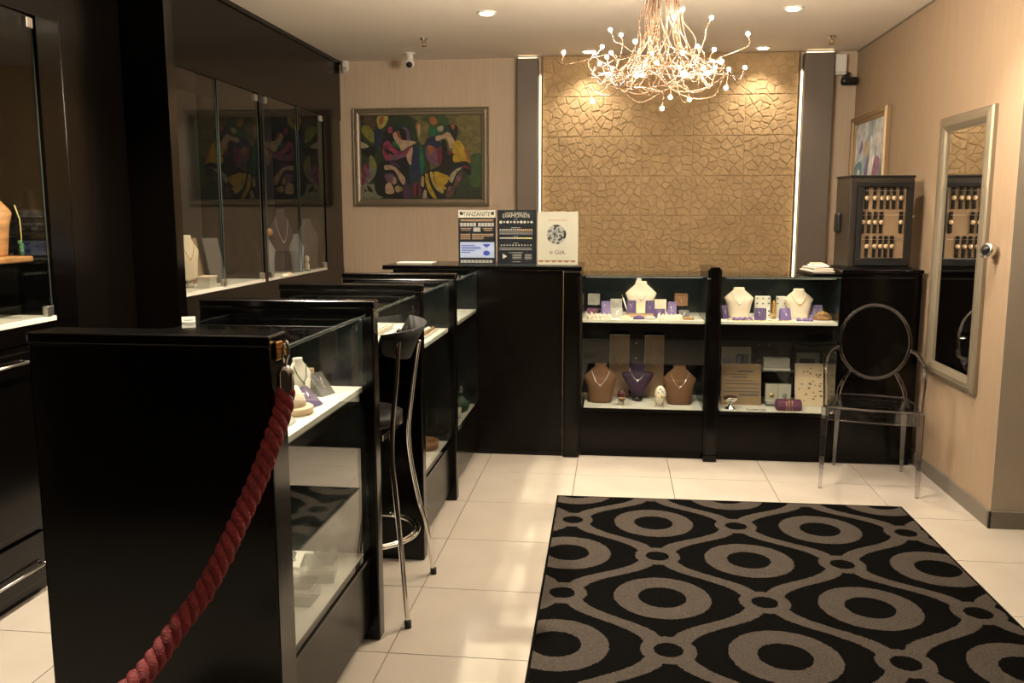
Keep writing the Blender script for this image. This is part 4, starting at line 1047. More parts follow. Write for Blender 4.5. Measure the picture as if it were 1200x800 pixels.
# --- left case, bottom deck
bust('tan linen bust at the left of the left case bottom', X(703.5, 452, 6.12), 6.12, ZL, .270, .232, M['linen'], pendant=True)
bust('tan linen bust at the right of the left case bottom', X(796, 454, 6.12), 6.12, ZL, .265, .235, M['linen'])
bust('wide purple bust on a black stand in the middle of the left case bottom', X(747, 450, 6.2), 6.2, ZL, .275, .225, M['plum'], stand=M['black'], style=1)
def egg(label, px, Y, h, mat, legs):
    t = thing('decorated_egg', label, 'decorated egg', (X(px, 462, Y), Y, ZL)); s = h * .26
    z0 = s * .7
    pr = [(.02 + 0 * a, 0) for a in ()]
    R_ = lambda u: h * .27 * 2 * math.sqrt(max(u * (1 - u), 0)) * (1.06 - .12 * u)
    MB().lathe([(max(R_(u / 14), .001), z0 + (h - z0) * u / 14) for u in [14 * .5 * (1 - math.cos(PI * j_ / 16)) for j_ in range(17)]], n=20).build('egg', mat, t)
    r = h * .272
    MB().tube([(r * math.cos(a), r * math.sin(a), z0 + (h - z0) * .40) for a in [2 * PI * j / 20 for j in range(20)]], .0028, 6, closed=True).build('band', M['gold'], t)
    b = MB()
    for j in range(3):
        a = -PI / 2 + .6 + 2 * PI * j / 3
        b.tube([(r * .9 * math.cos(a), r * .9 * math.sin(a), z0 + h * .16), (r * .6 * math.cos(a), r * .6 * math.sin(a), z0 * .7), (r * .9 * math.cos(a), r * .9 * math.sin(a), .003)], .003, 6)
    b.build('stand', M['gold'], t)
    if legs:
        b = MB()
        for (ax, az, c_) in ((.2, .68, 0), (-.25, .62, 1), (.35, .58, 2), (0, .55, 3), (-.05, .8, 1), (.1, .45, 0)):
            rr = R_((az)) ; b.mat(c_).ball(rr * .8 * math.sin(ax * 1.6), -rr * .93 * math.cos(ax * 1.6), z0 + (h - z0) * az, .008, .003, .009, n=8, m=5)
        b.build('painted_flowers', [M['bluegem'], M['maroon'], M['bluegrey'], M['orangeprint']], t)
    return t
egg('dark red decorated egg with gold band, between tan bust and purple bust', 728.5, 6.02, .115, M['egg_dark'], False)
egg('cream decorated egg painted with flowers, right of the purple bust', 774, 6.0, .148, M['egg_white'], True)
for k, (pa, pb, pt_, lab) in enumerate(((715.5, 737.5, 392, 'left'), (756.5, 778, 393, 'right'))):
    Y = 6.34; x0, z1 = XZ(pa, pt_, Y); x1 = X(pb, 420, Y)
    t = thing('reflection_panel', 'tall pale-edged brown panel of reflected necklace stands, %s one of two behind the linen busts' % lab, 'necklace board', ((x0 + x1) / 2, Y, ZL)); w = (x1 - x0) / 2; h = z1 - ZL  # mirrored necklace stands, their reflection built as solid brown panels
    MB().box(-w, w, 0, .012, 0, h).build('board', M['tanprint'], t)
    MB().box(-w - .004, -w, -.004, .012, 0, h).box(-w, w, -.004, .012, h - .003, h + .003).build('pale_edge', M['whitedeck'], t)
    MB().tube([(-w * .5, -.003, h * .93), (-w * .3, -.003, h * .6), (0, -.003, h * .5), (w * .3, -.003, h * .6), (w * .5, -.003, h * .93)], .0013, 5).build('necklace', M['silver'], t)
# --- right case, bottom deck
Y = 6.33; x0, z1 = XZ(846, 406, Y); x1 = X(880, 420, Y)
t = thing('photo_card', 'white photo card at the back left of the right case bottom', 'card', ((x0 + x1) / 2, Y, ZL)); w = (x1 - x0) / 2; h = z1 - ZL
MB().box(-w, w, 0, .006, 0, h).build('card', M['whitedeck'], t)
MB().mat(0).box(-.0 * w, w * .85, -.001, 0, h * .62, h * .86).mat(1).box(w * .05, w * .35, -.0015, -.001, h * .66, h * .83).mat(2).box(w * .5, w * .8, -.0015, -.001, h * .64, h * .85).mat(1).box(-w * .95, -w * .3, -.001, 0, h * .68, h * .78).build('photo', [M['darkgrey'], M['paleblue'], M['bluegrey']], t)
def easel_board(label, pa, pb, ptop, Y, lines, mat=None, border=False):
    x0, z1 = XZ(pa, ptop, Y); x1 = X(pb, ptop + 40, Y); w = (x1 - x0) / 2; h = z1 - ZL
    t = thing('information_board', label, 'board', ((x0 + x1) / 2, Y, ZL))
    sl = .18
    MB().prism([(0, 0), (.008, 0), (.008 + sl * h, h), (sl * h, h)], 'x', -w, w).build('board', mat or M['browncard'], t, bevel=.001)
    MB().prism([(.05 + sl * h, 0), (.054 + sl * h, 0), (.012 + sl * h * .7, h * .7), (.008 + sl * h * .7, h * .7)], 'x', -.02, .02).build('easel_strut', M['brown'], t)
    fy = lambda z: sl * z - .0008
    b = MB()
    for (xa, xb, zf, th) in lines:
        z0 = zf * h; z2 = z0 + th * h
        b.add([(xa * w, fy(z0), z0), (xb * w, fy(z0), z0), (xb * w, fy(z2), z2), (xa * w, fy(z2), z2)], [(0, 1, 2, 3)])
    b.build('print', M['darkgrey'], t)
    if border:
        b = MB()
        for xa, xb, za, zb_ in ((-1, 1, 0, .025), (-1, 1, .975, 1), (-1, -.95, 0, 1), (.95, 1, 0, 1)):
            z0, z2 = za * h, zb_ * h; b.add([(xa * w, fy(z0) - .003, z0), (xb * w, fy(z0) - .003, z0), (xb * w, fy(z2) - .003, z2), (xa * w, fy(z2) - .003, z2), (xa * w, fy(z0) + .003, z0), (xb * w, fy(z0) + .003, z0), (xb * w, fy(z2) + .003, z2), (xa * w, fy(z2) + .003, z2)], [(0, 1, 2, 3), (0, 4, 5, 1), (1, 5, 6, 2), (2, 6, 7, 3), (3, 7, 4, 0)])
        b.build('border', M['paper'], t)
    return t
easel_board('tan information board with dark lines of text at the left of the right case', 846.5, 892, 427, 6.13, [(-.2, .6, .80, .035), (-.85, .3, .73, .02), (-.5, .3, .66, .03), (-.8, .55, .58, .02), (-.8, .9, .50, .028), (-.8, .9, .40, .02), (-.9, .9, .31, .028), (-.1, .9, .22, .05)])
rr_ = random.Random(2); sp_l = []
for k in range(26): a_ = rr_.uniform(-.8, .7); zf = rr_.uniform(.1, .88); sp_l.append((a_, a_ + rr_.uniform(.05, .18), zf, rr_.uniform(.015, .04)))
easel_board('pale framed board with small dark symbols at the right of the right case', 933.5, 968, 427, 6.13, sp_l, M['beige'], True)
x0, z1 = XZ(934, 413, 6.33); x1 = X(960, 430, 6.33); w = (x1 - x0) / 2
t = thing('photo_card', 'grey card with dark picture behind the pale framed board', 'card', ((x0 + x1) / 2, 6.33, ZL))
MB().box(-w, w, 0, .006, 0, z1 - ZL).build('card', M['greyfab'], t); MB().box(-w * .75, w * .6, -.001, 0, (z1 - ZL) * .70, (z1 - ZL) * .88).build('photo', M['black'], t)
# glass riser with box on top and two clear boxes
Y = 6.2; xc = X(910.5, 440, Y)
t = thing('glass_riser', 'small glass riser table in the middle of the right case bottom', 'riser', (xc, Y, ZL))
MB().box(-.115, .115, -.05, .05, .232, .240).build('top', M['glassedge'], t)
for sx in (-1, 1): MB().box(sx * .095 - .003, sx * .095 + .003, -.045, .045, 0, .232).build('side', M['glass'], t)
t = thing('jewellery_box', 'white box standing on the glass riser', 'box', (xc - .008, Y, ZL + .2405))
MB().box(-.092, .088, -.04, .04, 0, .012).build('base', M['whitedeck'], t); MB().box(-.088, .084, -.036, .04, .012, .085).build('lid', M['greyfab'], t, bevel=.003); MB().box(-.04, .04, -.037, -.036, .04, .055).build('lettering', M['greyprint'], t)
for k, (px, mt, lab) in enumerate(((904.5, 'gold', 'left clear box with a gold coin'), (919.5, 'silver', 'right clear box with a silver coin'))):
    t = thing('coin_box', lab + ' under the glass riser', 'coin box', (X(px, 460, 6.14), 6.14, ZL + .0345), 0)
    MB().box(-.041, .041, .004, .05, 0, .11).build('card', M['paper'], t); MB().box(-.043, .043, -.002, .052, 0, .113).build('cover', M['glass'], t)
    MB().lathe([(.015, 0), (.015, .003)], 0, .003, .035, 18, Matrix.Rotation(PI / 2, 3, 'X')).build('coin', M[mt], t)
t = thing('glass_tray', 'low glass block carrying the two clear coin boxes', 'glass block', (xc + .005, 6.16, ZL))
MB().box(-.088, .083, -.05, .06, 0, .012).build('base', M['glassedge'], t, bevel=.003); MB().box(-.084, .080, -.045, .055, .012, .034).build('block', M['greyfab'], t, bevel=.003)
t = thing('bracelet_pillow', 'dark purple draped cushion with gold bracelets at the front of the right case', 'bracelet pillow', (X(924, 470, 6.01), 6.01, ZL))
P = []
MB().prism([(-.048, 0), (-.05, .03), (-.036, .062), (0, .076), (.036, .062), (.05, .03), (.048, 0)], 'x', -.083, .083).build('cushion', M['maroon'], t, bevel=.012, seg=3)
for k, xx in enumerate((-.02, -.002, .016)): MB().tube([(xx, -.052, .004), (xx, -.053, .03), (xx, -.038, .065), (xx, 0, .079), (xx, .038, .065)], .0022, 6).build('bracelet', M['gold'], t)
t = thing('metal_goblet', 'low silver goblet with gold inside at the front left of the right case', 'goblet', (X(856, 468, 5.99), 5.99, ZL))
MB().lathe([(.036, 0), (.034, .006), (.016, .02), (.010, .035), (.012, .042), (.036, .058), (.050, .078), (.052, .084), (.047, .083), (.03, .062), (.01, .052)], n=24).build('cup', M['silver'], t); MB().lathe([(.0, .0795), (.044, .080)], n=20).build('inside', M['brass'], t)
for k, px in enumerate((880.5, 892)):
    t = thing('bangle', ('left' if k == 0 else 'right') + ' of two thin bangles lying at the front of the right case bottom', 'bangle', (X(px, 477, 5.96), 5.965, ZL))
    MB().tube([(.030 * math.cos(a), .022 * math.sin(a), .004) for a in [2 * PI * j / 24 for j in range(24)]], .0032, 6, closed=True).build('band', M['silver'], t); MB().ball(0, -.022, .008, .005, n=8, m=4).build('stone', M['crystal'], t)
for cx_, nm in ((.19, 'left'), (1.06, 'right')):
    t = thing('door_lock', 'pair of tiny chrome lock fittings on the rear doors of the %s case' % nm, 'lock', (cx_, 6.438, .72))
    for dx in (-.035, .035):
        for dz in (0, -.11): MB().cyl(0, 0, 0, .012, .008, 12).build('fitting', M['chrome'], t)
    for o_, (dx, dz) in zip([c for c in bpy.data.objects if c.parent == t], ((-.035, 0), (-.035, -.11), (.035, 0), (.035, -.11))): o_.location = (dx, 0, dz); o_.rotation_euler = (PI / 2, 0, 0)

# --- nearest side case, upper shelf (front edge at X = -1.0)
ZS = 1.0112
def on_shelf(px, py, z): q = at(px, py, Z=z); return q.x, q.y
x, y = on_shelf(352, 470, ZS)
bust('white bust hung with pearls and green beads in the nearest side case', -1.06, 2.855, ZS, .155, .10, M['pearl'], PI / 2 - .5, chain='greenstone')
t = thing('ring_box', 'round beige suede necklace box with lid near the front of the nearest side case', 'jewellery box', (-1.012, 2.70, ZS))
MB().loft([(0, 0, 0, .045, .06), (0, 0, .02, .047, .062), (0, 0, .024, .04, .055)], 24).build('base', M['beige'], t)
MB().loft([(-.01, 0, .0245, .034, .05), (-.012, 0, .05, .03, .045), (-.02, 0, .085, .018, .03)], 24).build('lid', M['velvetwhite'], t)
pad('purple wedge pad with pendant, nearest side case', -.985, 2.80, ZS, .085, .06, M['purple'], PI / 2 - .25, lean=.6, d=.09)
pad('dark wedge pad with clear top behind the purple wedge, nearest side case', -1.005, 2.99, ZS, .08, .075, M['darkgrey'], PI / 2 - .3, lean=.55, d=.09)
pad('grey wedge pad at the very front of the nearest side case', -.975, 2.56, ZS, .07, .04, M['greyfab'], PI / 2, lean=.6, d=.07)
t = thing('jewellery_box', 'small tan open box behind the dark wedge pad, nearest side case', 'jewellery box', (-1.12, 3.08, ZS), .4)
MB().box(-.03, .03, -.03, .03, 0, .03).build('base', M['browncard'], t, bevel=.003); MB().box(-.03, .03, .022, .03, .03, .075).build('lid', M['beige'], t, bevel=.003)
dome('white ring cushion beside the pearl bust, nearest side case', -1.14, 2.95, ZS, .03, M['velvetwhite'])
# crystal pieces on the lower deck
def crystal(kind, label, x, y, s, z=.357, rz=0):
    t = thing('crystal_' + kind, label, 'crystal ' + kind, (x, y, z), rz)
    if kind == 'box':
        MB().box(-s, s, -s, s, 0, s * 1.1).build('body', M['crystal'], t, bevel=.006); MB().box(-s * .94, s * .94, -s * .94, s * .94, s * 1.1, s * 1.25).build('lid', M['crystal'], t, bevel=.004)
    else:
        MB().lathe([(s * .4, 0), (s * .35, s * .15), (s * .75, s * .5), (s, s), (s * .94, s), (s * .68, s * .55), (s * .2, s * .25)], n=14).build('bowl', M['crystal'], t)
        b = MB()
        for k in range(8): a = 2 * PI * k / 8; b.ball(s * .9 * math.cos(a), s * .9 * math.sin(a), s * .8, s * .12, n=6, m=4)
        b.build('facets', M['crystal'], t)
    return t
crystal('box', 'clear crystal box at the front of the bottom deck, nearest side case', -1.04, 2.73, .055)
crystal('box', 'clear crystal box further back on the bottom deck, nearest side case', -1.04, 2.92, .06, rz=.2)
crystal('bowl', 'clear crystal bowl behind the front crystal box, nearest side case', -1.18, 2.74, .07)
crystal('bowl', 'clear crystal bowl at the middle of the bottom deck, nearest side case', -1.20, 2.95, .065)
crystal('bowl', 'small clear crystal bowl near the second divider, nearest side case', -1.06, 3.06, .045)

# --- knee-space case: trays of pearls
t = thing('pearl_tray', 'pale tray with rows of pearls in the shallow case over the stool', 'tray', (-1.06, 3.62, 1.1512))
MB().box(-.09, .09, -.16, .16, 0, .008).box(-.09, -.084, -.16, .16, .008, .016).box(.084, .09, -.16, .16, .008, .016).build('tray', M['creamdeck'], t)
for k in range(5):
    b = MB()
    for j in range(16): b.ball(-.068 + k * .034, -.145 + j * .019, .016, .008, n=6, m=4)
    b.build('pearl_row', M['pearl'], t)
# --- third case: beads above, round brown tray below
t = thing('bead_tray', 'cream tray heaped with brown beads and small rings, case beyond the stool', 'tray', (-1.055, 4.50, ZS))
MB().box(-.085, .085, -.26, .26, 0, .008).box(.079, .085, -.26, .26, .008, .014).build('tray', M['creamdeck'], t)
for k in range(6):
    b = MB()
    for j in range(20): b.ball(-.065 + k * .026 + rr_.uniform(-.004, .004), -.24 + j * .025, .015, .009 + rr_.uniform(-.002, .003), n=6, m=4)
    b.build('bead_row', M[('linen', 'pearl', 'brown')[k % 3]], t)
t = thing('jewellery_stand', 'round brown leather tray with a small peg, bottom of the case beyond the stool', 'jewellery stand', (-1.05, 4.70, .357))
MB().lathe([(.085, 0), (.088, .02), (.088, .045), (.078, .045), (.072, .028), (.02, .026)], n=28).build('tray', M['brown'], t)
MB().loft([(-.02, 0, .027, .03, .03), (-.02, 0, .09, .024, .026), (-.02, 0, .15, .03, .03), (-.02, 0, .16, .02, .02)], 16).build('peg', M['linen'], t)
t = thing('tray', 'flat pale square tray under the shelf in the case beyond the stool', 'tray', (-1.05, 4.46, .357))
MB().box(-.07, .07, -.06, .06, 0, .01).build('base', M['creamdeck'], t); MB().box(-.07, .07, -.06, -.054, .01, .02).box(-.07, .07, .054, .06, .01, .02).box(-.07, -.064, -.054, .054, .01, .02).box(.064, .07, -.054, .054, .01, .02).build('rim', M['beige'], t)
# --- fourth case: green glassware on the bottom deck
t = thing('green_teapot', 'green glazed jar with a round ring handle in the farthest side case', 'jar', (-1.0, 5.62, .3565))
MB().lathe([(.03, 0), (.05, .015), (.062, .05), (.055, .08), (.035, .095), (.03, .11)], n=20).build('body', M['green'], t)
MB().tube([(.0, .03 + .030 * math.cos(a), .145 + .03 * math.sin(a)) for a in [2 * PI * k / 18 for k in range(18)]], .006, 8, closed=True).build('ring_handle', M['chrome'], t)
t = thing('bottle', 'small clear bottle with white label left of the green jar', 'bottle', (-.985, 5.44, .3565))
MB().lathe([(.018, 0), (.02, .01), (.02, .08), (.008, .10), (.008, .13)], n=16).build('body', M['crystal'], t); MB().lathe([(.0205, .02), (.0205, .07)], n=16).build('label', M['paper'], t)

# ------------------------------------------------------------------ standing signs on the corner counter
ZT = 1.3025; YG = 6.02
def sign(pa, pb, ptop, pbot, label, body, foot=True):
    x0 = X(pa, 280, YG); x1 = X(pb, 280, YG); z1 = at(pa, ptop, Y=YG).z; w = (x1 - x0) / 2; h = z1 - ZT
    t = thing('standing_sign', label, 'sign', ((x0 + x1) / 2, YG, ZT))
    MB().box(-w, w, 0, .004, 0, h).build('panel', body, t)
    MB().box(-w, w, -.0035, -.001, .001, h + .002).build('acrylic_cover', M['glass'], t)
    MB().box(-w, w, -.035, .06, -.0, .0025).build('foot', M['glassedge'], t)
    return t, w, h
def U(w, h, a, b, x0, x1, y0, y1):   # zoom px -> local
    return lambda px, py: (-w + (px - x0) / (x1 - x0) * 2 * w, h - (py - y0) / (y1 - y0) * h)
# chart 1
t, w, h = sign(537.3, 581, 246, 308, 'standing acrylic sign headed TANZANITE with a pale blue panel', M['navy'])
u = U(w, h, 0, 0, 55, 385, 85, 555)
def R4(b, u, x0, y0, x1, y1, y=-.0008):
    a, z1_ = u(x0, y0); c, z0_ = u(x1, y1); b.add([(a, y, z0_), (c, y, z0_), (c, y, z1_), (a, y, z1_)], [(0, 1, 2, 3)])
b = MB(); R4(b, u, 56, 86, 384, 150); b.build('header', M['paper'], t)
b = MB(); xx, z_ = u(217, 138); text_mb(b, 'TANZANITE', xx, -.0012, z_, .042, sx=.82, depth=.0003)
for px in (82, 357):
    xx, z_ = u(px, 114); b.lathe([(.012, 0), (.012, .0003)], xx, -.0009, z_, 16, Matrix.Rotation(PI / 2, 3, 'X'))
b.build('lettering', M['navy'], t)
b = MB()
for x_ in (70, 99, 128, 157, 186, 229, 258, 287, 316, 345): R4(b, u, x_, 194, x_ + 25, 226)
R4(b, u, 188, 235, 250, 270)
for x_ in range(72, 350, 32): R4(b, u, x_, 514, x_ + 27, 540)
b.build('pale_swatches', M['greyprint'], t)
b = MB()
for y_, xs in ((165, (75, 365)), (176, (75, 365)), (240, (75, 170)), (255, (80, 160)), (240, (270, 360)), (256, (280, 355)), (290, (72, 160)), (303, (72, 160)), (316, (72, 160)), (330, (72, 160)), (290, (175, 365)), (303, (175, 365)), (316, (175, 280)), (330, (175, 275))): R4(b, u, xs[0], y_, xs[1], y_ + 5)
b.build('small_print', M['tanprint'], t)
b = MB(); R4(b, u, 70, 360, 372, 495); b.build('blue_panel', M['paleblue'], t)
b = MB()
for y_, x_ in ((385, 200), (400, 250), (413, 255), (428, 200), (445, 160)): R4(b, u, 82, y_, x_, y_ + 7, -.0012)
pts = [u(*q) for q in ((272, 377), (335, 377), (330, 390), (303, 408), (277, 390))]; b.add([(p[0], -.0012, p[1]) for p in pts], [(0, 1, 2, 3, 4)])
pts = [u(303 + 30 * math.cos(a), 455 + 22 * math.sin(a)) for a in [2 * PI * k / 16 for k in range(16)]]; b.add([(p[0], -.0012, p[1]) for p in pts], [tuple(range(16))])
b.build('blue_gems', M['bluegem'], t)
# chart 2
t, w, h = sign(583, 628.5, 246, 309, 'black standing sign headed DIAMONDS with rows of small gems', M['navy'])
u = U(w, h, 0, 0, 398, 740, 85, 565)
b = MB(); xx, z_ = u(562, 150); text_mb(b, 'DIAMONDS', xx, -.0012, z_, .034, sx=1.05, depth=.0003); xx, z_ = u(562, 120); text_mb(b, 'YOUR GUIDE TO', xx, -.0012, z_, .018, sx=1.1, depth=.0003)
b.build('lettering', M['paper'], t)
def gem(b, u, x, y, r, n=6, yy=-.0008):
    pts = [u(x + r * math.cos(2 * PI * k / n), y + r * math.sin(2 * PI * k / n)) for k in range(n)]; b.add([(p[0], yy, p[1]) for p in pts], [tuple(range(n))])
b = MB()
for k in range(10): gem(b, u, 428 + k * 30, 190, 13, (8, 3, 6, 3, 4, 3, 8, 5, 3, 4)[k])
for k in range(11): gem(b, u, 432 + k * 26, 392, 9, 3)
for k in range(9): gem(b, u, 424 + k * 19, 258, 7)
for k in range(10): gem(b, u, 424 + k * 15, 330, 7)
gem(b, u, 457, 490, 26, 3)
b.build('pale_gems', M['paper'], t)
b = MB()
for k in range(7): gem(b, u, 590 + k * 18, 258, 7)
b.build('amber_gems', M['orangeprint'], t)
b = MB()
for k in range(9): gem(b, u, 575 + k * 15, 330, 7)
b.build('yellow_gems', M['yellowprint'], t)
b = MB()
for y_, x0_, x1_ in ((163, 550, 572), (237, 520, 600), (311, 540, 580), (371, 540, 580), (275, 415, 705), (290, 415, 705), (415, 415, 700), (428, 415, 700), (455, 500, 622), (472, 530, 610), (484, 530, 610), (496, 530, 610), (508, 530, 610), (472, 640, 700), (484, 640, 700), (496, 640, 700), (508, 640, 700), (535, 530, 600)): R4(b, u, x0_, y_, x1_, y_ + 5)
b.build('small_print', M['greyprint'], t)
# poster 3
t, w, h = sign(630, 677.5, 248, 310, 'white standing sign with a round diamond picture above the letters GIA', M['paper'])
u = U(w, h, 0, 0, 750, 1105, 100, 565)
b = MB(); xx, z_ = u(945, 470); text_mb(b, 'GIA', xx, -.0012, z_, .038, sx=1.15, depth=.0003)
xx, z_ = u(870, 453)
b.tube([(xx + .010 * math.cos(a), -.001, z_ + .010 * math.sin(a)) for a in [2 * PI * k / 16 for k in range(16)]], .001, 4, closed=True); b.tube([(xx + .005 * math.cos(a), -.001, z_ + .005 * math.sin(a)) for a in [2 * PI * k / 12 for k in range(12)]], .001, 4, closed=True)
b.build('lettering', M['darkgrey'], t)
b = MB(); R4(b, u, 840, 170, 1010, 177); R4(b, u, 1000, 215, 1015, 220); b.build('small_print', M['tanprint'], t)
# brilliant cut: rings of facets
fa, fb, fc = MB(), MB(), MB(); rg_ = random.Random(4)
ccx, ccy, RR = 915, 297, 86
def tri(pts): 
    q = [u(ccx + RR * r * math.cos(a), ccy + RR * r * math.sin(a)) for r, a in pts]; m_ = rg_.choice((fa, fb, fb, fc)); m_.add([(p[0], -.0008, p[1]) for p in q][::-1], [(0, 1, 2)])
for ring, (ra, rb2) in enumerate(((0, .28), (.28, .5), (.5, .75), (.75, 1))):
    for k in range(16):
        a0, a1, am = 2 * PI * k / 16, 2 * PI * (k + 1) / 16, 2 * PI * (k + .5) / 16
        tri([(ra, am), (rb2, a0), (rb2, a1)])
        if ra: tri([(ra, am - PI / 8), (ra, am), (rb2, a0)])
fa.build('dark_facets', M['navy'], t); fb.build('mid_facets', M['greyprint'], t); fc.build('brown_facets', M['darkgrey'], t)
b = MB()
for k in range(6):
    x_ = 753 + k * 56; pts = [u(x_, 522), u(x_ + 55, 522), u(x_ + 48, 536), u(x_ + 28, 543), u(x_ + 8, 536)]; b.add([(p[0], -.0008, p[1]) for p in pts][::-1], [(0, 1, 2, 3, 4)])
b.build('scalloped_band', M['brown'], t)
# booklet and case-top card
x0, x1 = X(468, 308, 6.15), X(509, 308, 6.15)
t = thing('booklet', 'white booklet lying on the corner counter left of the signs', 'booklet', ((x0 + x1) / 2, 6.15, ZT))
MB().box(-(x1 - x0) / 2, (x1 - x0) / 2, -.08, .08, 0, .006).build('pages', M['paper'], t); MB().box(-(x1 - x0) / 2 - .002, (x1 - x0) / 2 + .002, -.082, .082, .006, .0085).build('cover', M['white'], t)
q = at(225, 375, Z=1.246)
t = thing('price_card', 'small folded white card on the nearest glass case top by the wall', 'card', (*at(221, 377, Z=1.281).xy, 1.2812), .5)
MB().prism([(-.02, 0), (-.001, .018), (.001, .018), (.02, 0), (.018, 0), (0, .016), (-.018, 0)], 'x', -.022, .022).build('card', M['greyfab'], t)
MB().box(-.014, .014, -.0135, -.012, .006, .008).build('print', M['darkgrey'], t)

# ------------------------------------------------------------------ watch display
WX, WY, WZ = 1.69, 6.16, 1.2935
rzw = .13
wt = thing('watch_display', 'black rotating watch display cabinet on the tall black cabinet', 'watch display', (WX, WY, WZ), rzw)
MB().prism([(-.215, -.13), (.20, -.13), (.215, .10), (.10, .2), (-.13, .2), (-.225, .08)], 'z', .012, .585).build('body', node_mat('grey_brown_plastic', (.028, .021, .015), .4), wt, bevel=.006)
MB().prism([(-.22, -.135), (.205, -.135), (.22, .105), (.10, .205), (-.135, .205), (-.23, .085)], 'z', .585, .60).build('top', M['black'], wt, bevel=.004)
MB().prism([(-.225, -.14), (.21, -.14), (.225, .11), (.10, .21), (-.14, .21), (-.235, .09)], 'z', .0, .012).build('base', M['black'], wt)
b = MB(); fx0, fx1, fz0, fz1 = -.175, .185, .02, .555
for a, c, d_, e_ in ((fx0, fx1, fz0, fz0 + .05), (fx0, fx1, fz1 - .03, fz1), (fx0, fx0 + .035, fz0 + .05, fz1 - .03), (fx1 - .04, fx1, fz0 + .05, fz1 - .03)): b.box(a, c, -.165, -.13, d_, e_)
b.build('door_frame', M['black'], wt, bevel=.004)
MB().box(fx0 + .035, fx1 - .04, -.137, -.131, fz0 + .05, fz1 - .03).build('felt_panel', M['browncard'], wt)
MB().box(.203, .215, -.08, .04, .02, .50).box(.225, .232, -.02, .08, .05, .48).build('side_fins', M['black'], wt)
MB().box(-.248, -.216, -.02, .05, .23, .36).build('side_handle', M['black'], wt, bevel=.012)
MB().box(.196, .206, -.136, -.131, .33, .345).build('price_tag', M['paper'], wt)
RW = Matrix.Rotation(rzw, 3, 'Z')
def watch(label):
    t = thing('wristwatch', label, 'watch', (0, 0, 0), rzw, 'wristwatches hanging in three rows on the display')
    MB().box(-.0105, .0105, -.012, -.0, -.070, .068).build('strap', M['leather'], t, bevel=.003)
    MB()  .lathe([(.0145, 0), (.0155, .003), (.0155, .008), (.0135, .010)], 0, -.005, 0, 20, Matrix.Rotation(PI / 2, 3, 'X')).build('case', M['browncard'], t)
    MB()  .lathe([(.0135, .0105), (.0135, .0112)], 0, -.005, 0, 18, Matrix.Rotation(PI / 2, 3, 'X')).build('dial', M['beige'], t)
    MB().box(-.0008, .0008, -.0175, -.0165, -.001, .011).box(0, .008, -.0175, -.0165, -.001, .0008).build('hands', M['black'], t)
    return t
rows = ((0, (1017, 1025, 1032, 1038, 1044, 1051), 232.5, 'top'), (1, (1014.5, 1020.5, 1026.5, 1032.5, 1052), 261.5, 'middle'), (2, (1019.5, 1027, 1033, 1038.5, 1044.5), 290, 'bottom'))
w0 = watch('x'); used = False
ordn = ['leftmost', 'second from left', 'third from left', 'fourth from left', 'fifth from left', 'rightmost']
for r, xs, py, nm in rows:
    zl = (.455, .30, .145)[r]
    for k, px in enumerate(xs):
        fx = (px - 1014.5) / (1058 - 1014.5); lx = fx0 + .045 + fx * (fx1 - fx0 - .075)
        pos = Vector((WX, WY, WZ)) + RW @ Vector((lx, -.138, zl))
        o_ = ordn[k] if k < len(xs) - 1 else 'rightmost'
        lab = '%s wristwatch in the %s row of the watch display' % (o_, nm)
        if not used: w0.location = pos; w0['label'] = lab; used = True
        else: copy_tree(w0, pos, lab)
b = MB()
for zl in (.50, .345, .19): b.box(fx0 + .04, fx1 - .05, -.160, -.158, zl, zl + .002)
b.build('hanging_rail', M['brushed'], wt)

# ------------------------------------------------------------------ left wall cabinet contents
ZD = 1.1855
bust('cream tall pendant board on a thin pole, left end of the left wall cabinet', *at(223, 337, Z=ZD).xy, ZD, .33, .14, M['velvetwhite'], .9, chain='gold', stand=M['pearl'])
for k, (y, lab, mt) in enumerate((((233, 332), 'tan leaning necklace board behind the cream bust', 'browncard'), ((258, 331.5), 'dark grey leaning necklace board beside the first glass joint', 'darkgrey'))):
    t = thing('leaning_board', lab, 'necklace board', (*at(*y, Z=ZD).xy, ZD), PI / 2 - .5)
    MB().prism([(0, 0), (.012, 0), (.10, .30), (.088, .30)], 'x', -.06, .06).build('board', M[mt], t, bevel=.002); MB().prism([(.15, 0), (.158, 0), (.07, .2), (.062, .2)], 'x', -.02, .02).build('strut', M['black'], t)
t = thing('jewellery_box', 'small white step box in front of the leaning boards', 'jewellery box', (*at(243, 337, Z=ZD).xy, ZD), .1)
MB().box(-.04, .04, -.06, .06, 0, .06).build('base', M['whitedeck'], t, bevel=.003); MB().box(-.045, .045, -.065, .065, .06, .075).build('lid', M['velvetwhite'], t, bevel=.003)
bust('blue-grey bust with an orange necklace, left of the purple bust', *at(314, 324, Z=ZD).xy, ZD, .30, .14, M['bluegrey'], .8, chain='gold')
t = thing('shell', 'orange shell lying on top of the left blue-grey bust', 'shell', (*at(315, 324, Z=ZD).xy, ZD + .3), .3)
MB().loft([(0, 0, 0, .03, .02), (0, 0, .02, .045, .03), (.01, 0, .04, .03, .02), (.02, 0, .055, .008, .006)], 16).build('body', M['wood'], t); MB().ball(-.03, 0, .025, .012, n=8, m=5).build('tip', M['velvetwhite'], t)
bust('tall dark purple bust hung with white pearls', *at(332, 318, Z=ZD).xy, ZD, .50, .20, M['plum'], .8, chain='pearl', pendant=True)
bust('blue-grey bust right of the purple bust, behind the last hinge', *at(349, 318.5, Z=ZD).xy, ZD, .30, .13, M['bluegrey'], .8)
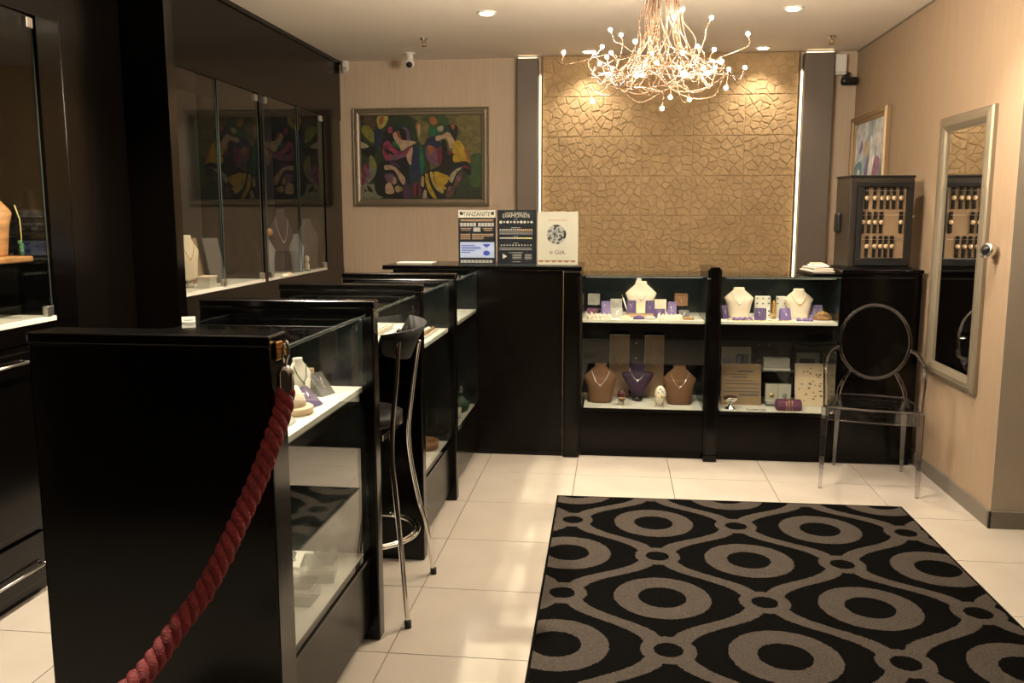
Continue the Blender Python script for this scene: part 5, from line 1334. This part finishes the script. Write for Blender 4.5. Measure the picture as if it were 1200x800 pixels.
bust('black bust with a silver wire collar at the right end of the wall cabinet', *at(362, 314.5, Z=ZD).xy, ZD, .42, .20, M['darkgrey'], .8)
t = thing('glass_riser', 'clear glass riser in front of the purple bust, left wall cabinet', 'riser', (*at(338, 321.5, Z=ZD).xy, ZD), .0)
MB().box(-.06, .05, -.12, .12, .17, .176).build('top', M['glass'], t)
for s in (-1, 1): MB().box(-.07, .06, s * .117 - .003, s * .12 + .003, 0, .17).build('side', M['glass'], t)
t = thing('figurine', 'small white figurine with green base beside the blue-grey bust', 'figurine', (*at(360, 317, Z=ZD).xy, ZD))
MB().lathe([(.022, 0), (.018, .02), (.022, .04), (.012, .07), (.02, .09), (.018, .11), (.006, .125)], n=14).build('body', M['velvetwhite'], t); MB().lathe([(.026, 0), (.026, .008)], n=14).build('base', M['green'], t)
for k, (x_, y_, mt) in enumerate(((*at(325, 323, Z=ZD).xy, 'pearl'), (*at(334, 323.5, Z=ZD).xy, 'velvetwhite'), (*at(338, 322, Z=ZD).xy, 'beige'))):
    dome(('pearl', 'cream', 'beige')[k] + ' ring cushion on the wall cabinet deck below the purple bust', x_, y_, ZD, .032, M[mt])
# nearest wall cabinet
ZN = 1.1955
t = thing('wood_shelf', 'orange wooden shelf on glass legs in the nearest wall cabinet', 'shelf', (-2.68, 3.42, ZN))
MB().box(-.13, .13, -.5, .22, .245, .27).build('board', M['wood'], t, bevel=.006)
for sy in (-.28, .15): MB().box(-.10, .10, sy - .004, sy + .004, 0, .245).build('leg', M['glass'], t)
bust('orange wood necklace bust on the wooden shelf, left edge of the photo', -2.68, 3.54, ZN + .2705, .29, .20, M['wood'], .9, chain='greenstone')
t = thing('green_necklace', 'string of green beads hanging from the wooden bust', 'necklace', (-2.575, 3.575, ZN + .2705))
MB().tube([(0, 0, .22), (.012, .01, .16), (.014, .01, .09), (.01, .01, .03)], .0022, 6).build('string', M['lilac'] if False else M['yellowprint'], t)
b = MB()
for k in range(5): b.ball(.01 + .004 * math.sin(k), .008 + .004 * math.cos(k * 2), .012 + k * .012, .009, n=8, m=5)
b.build('beads', M['greenstone'], t)
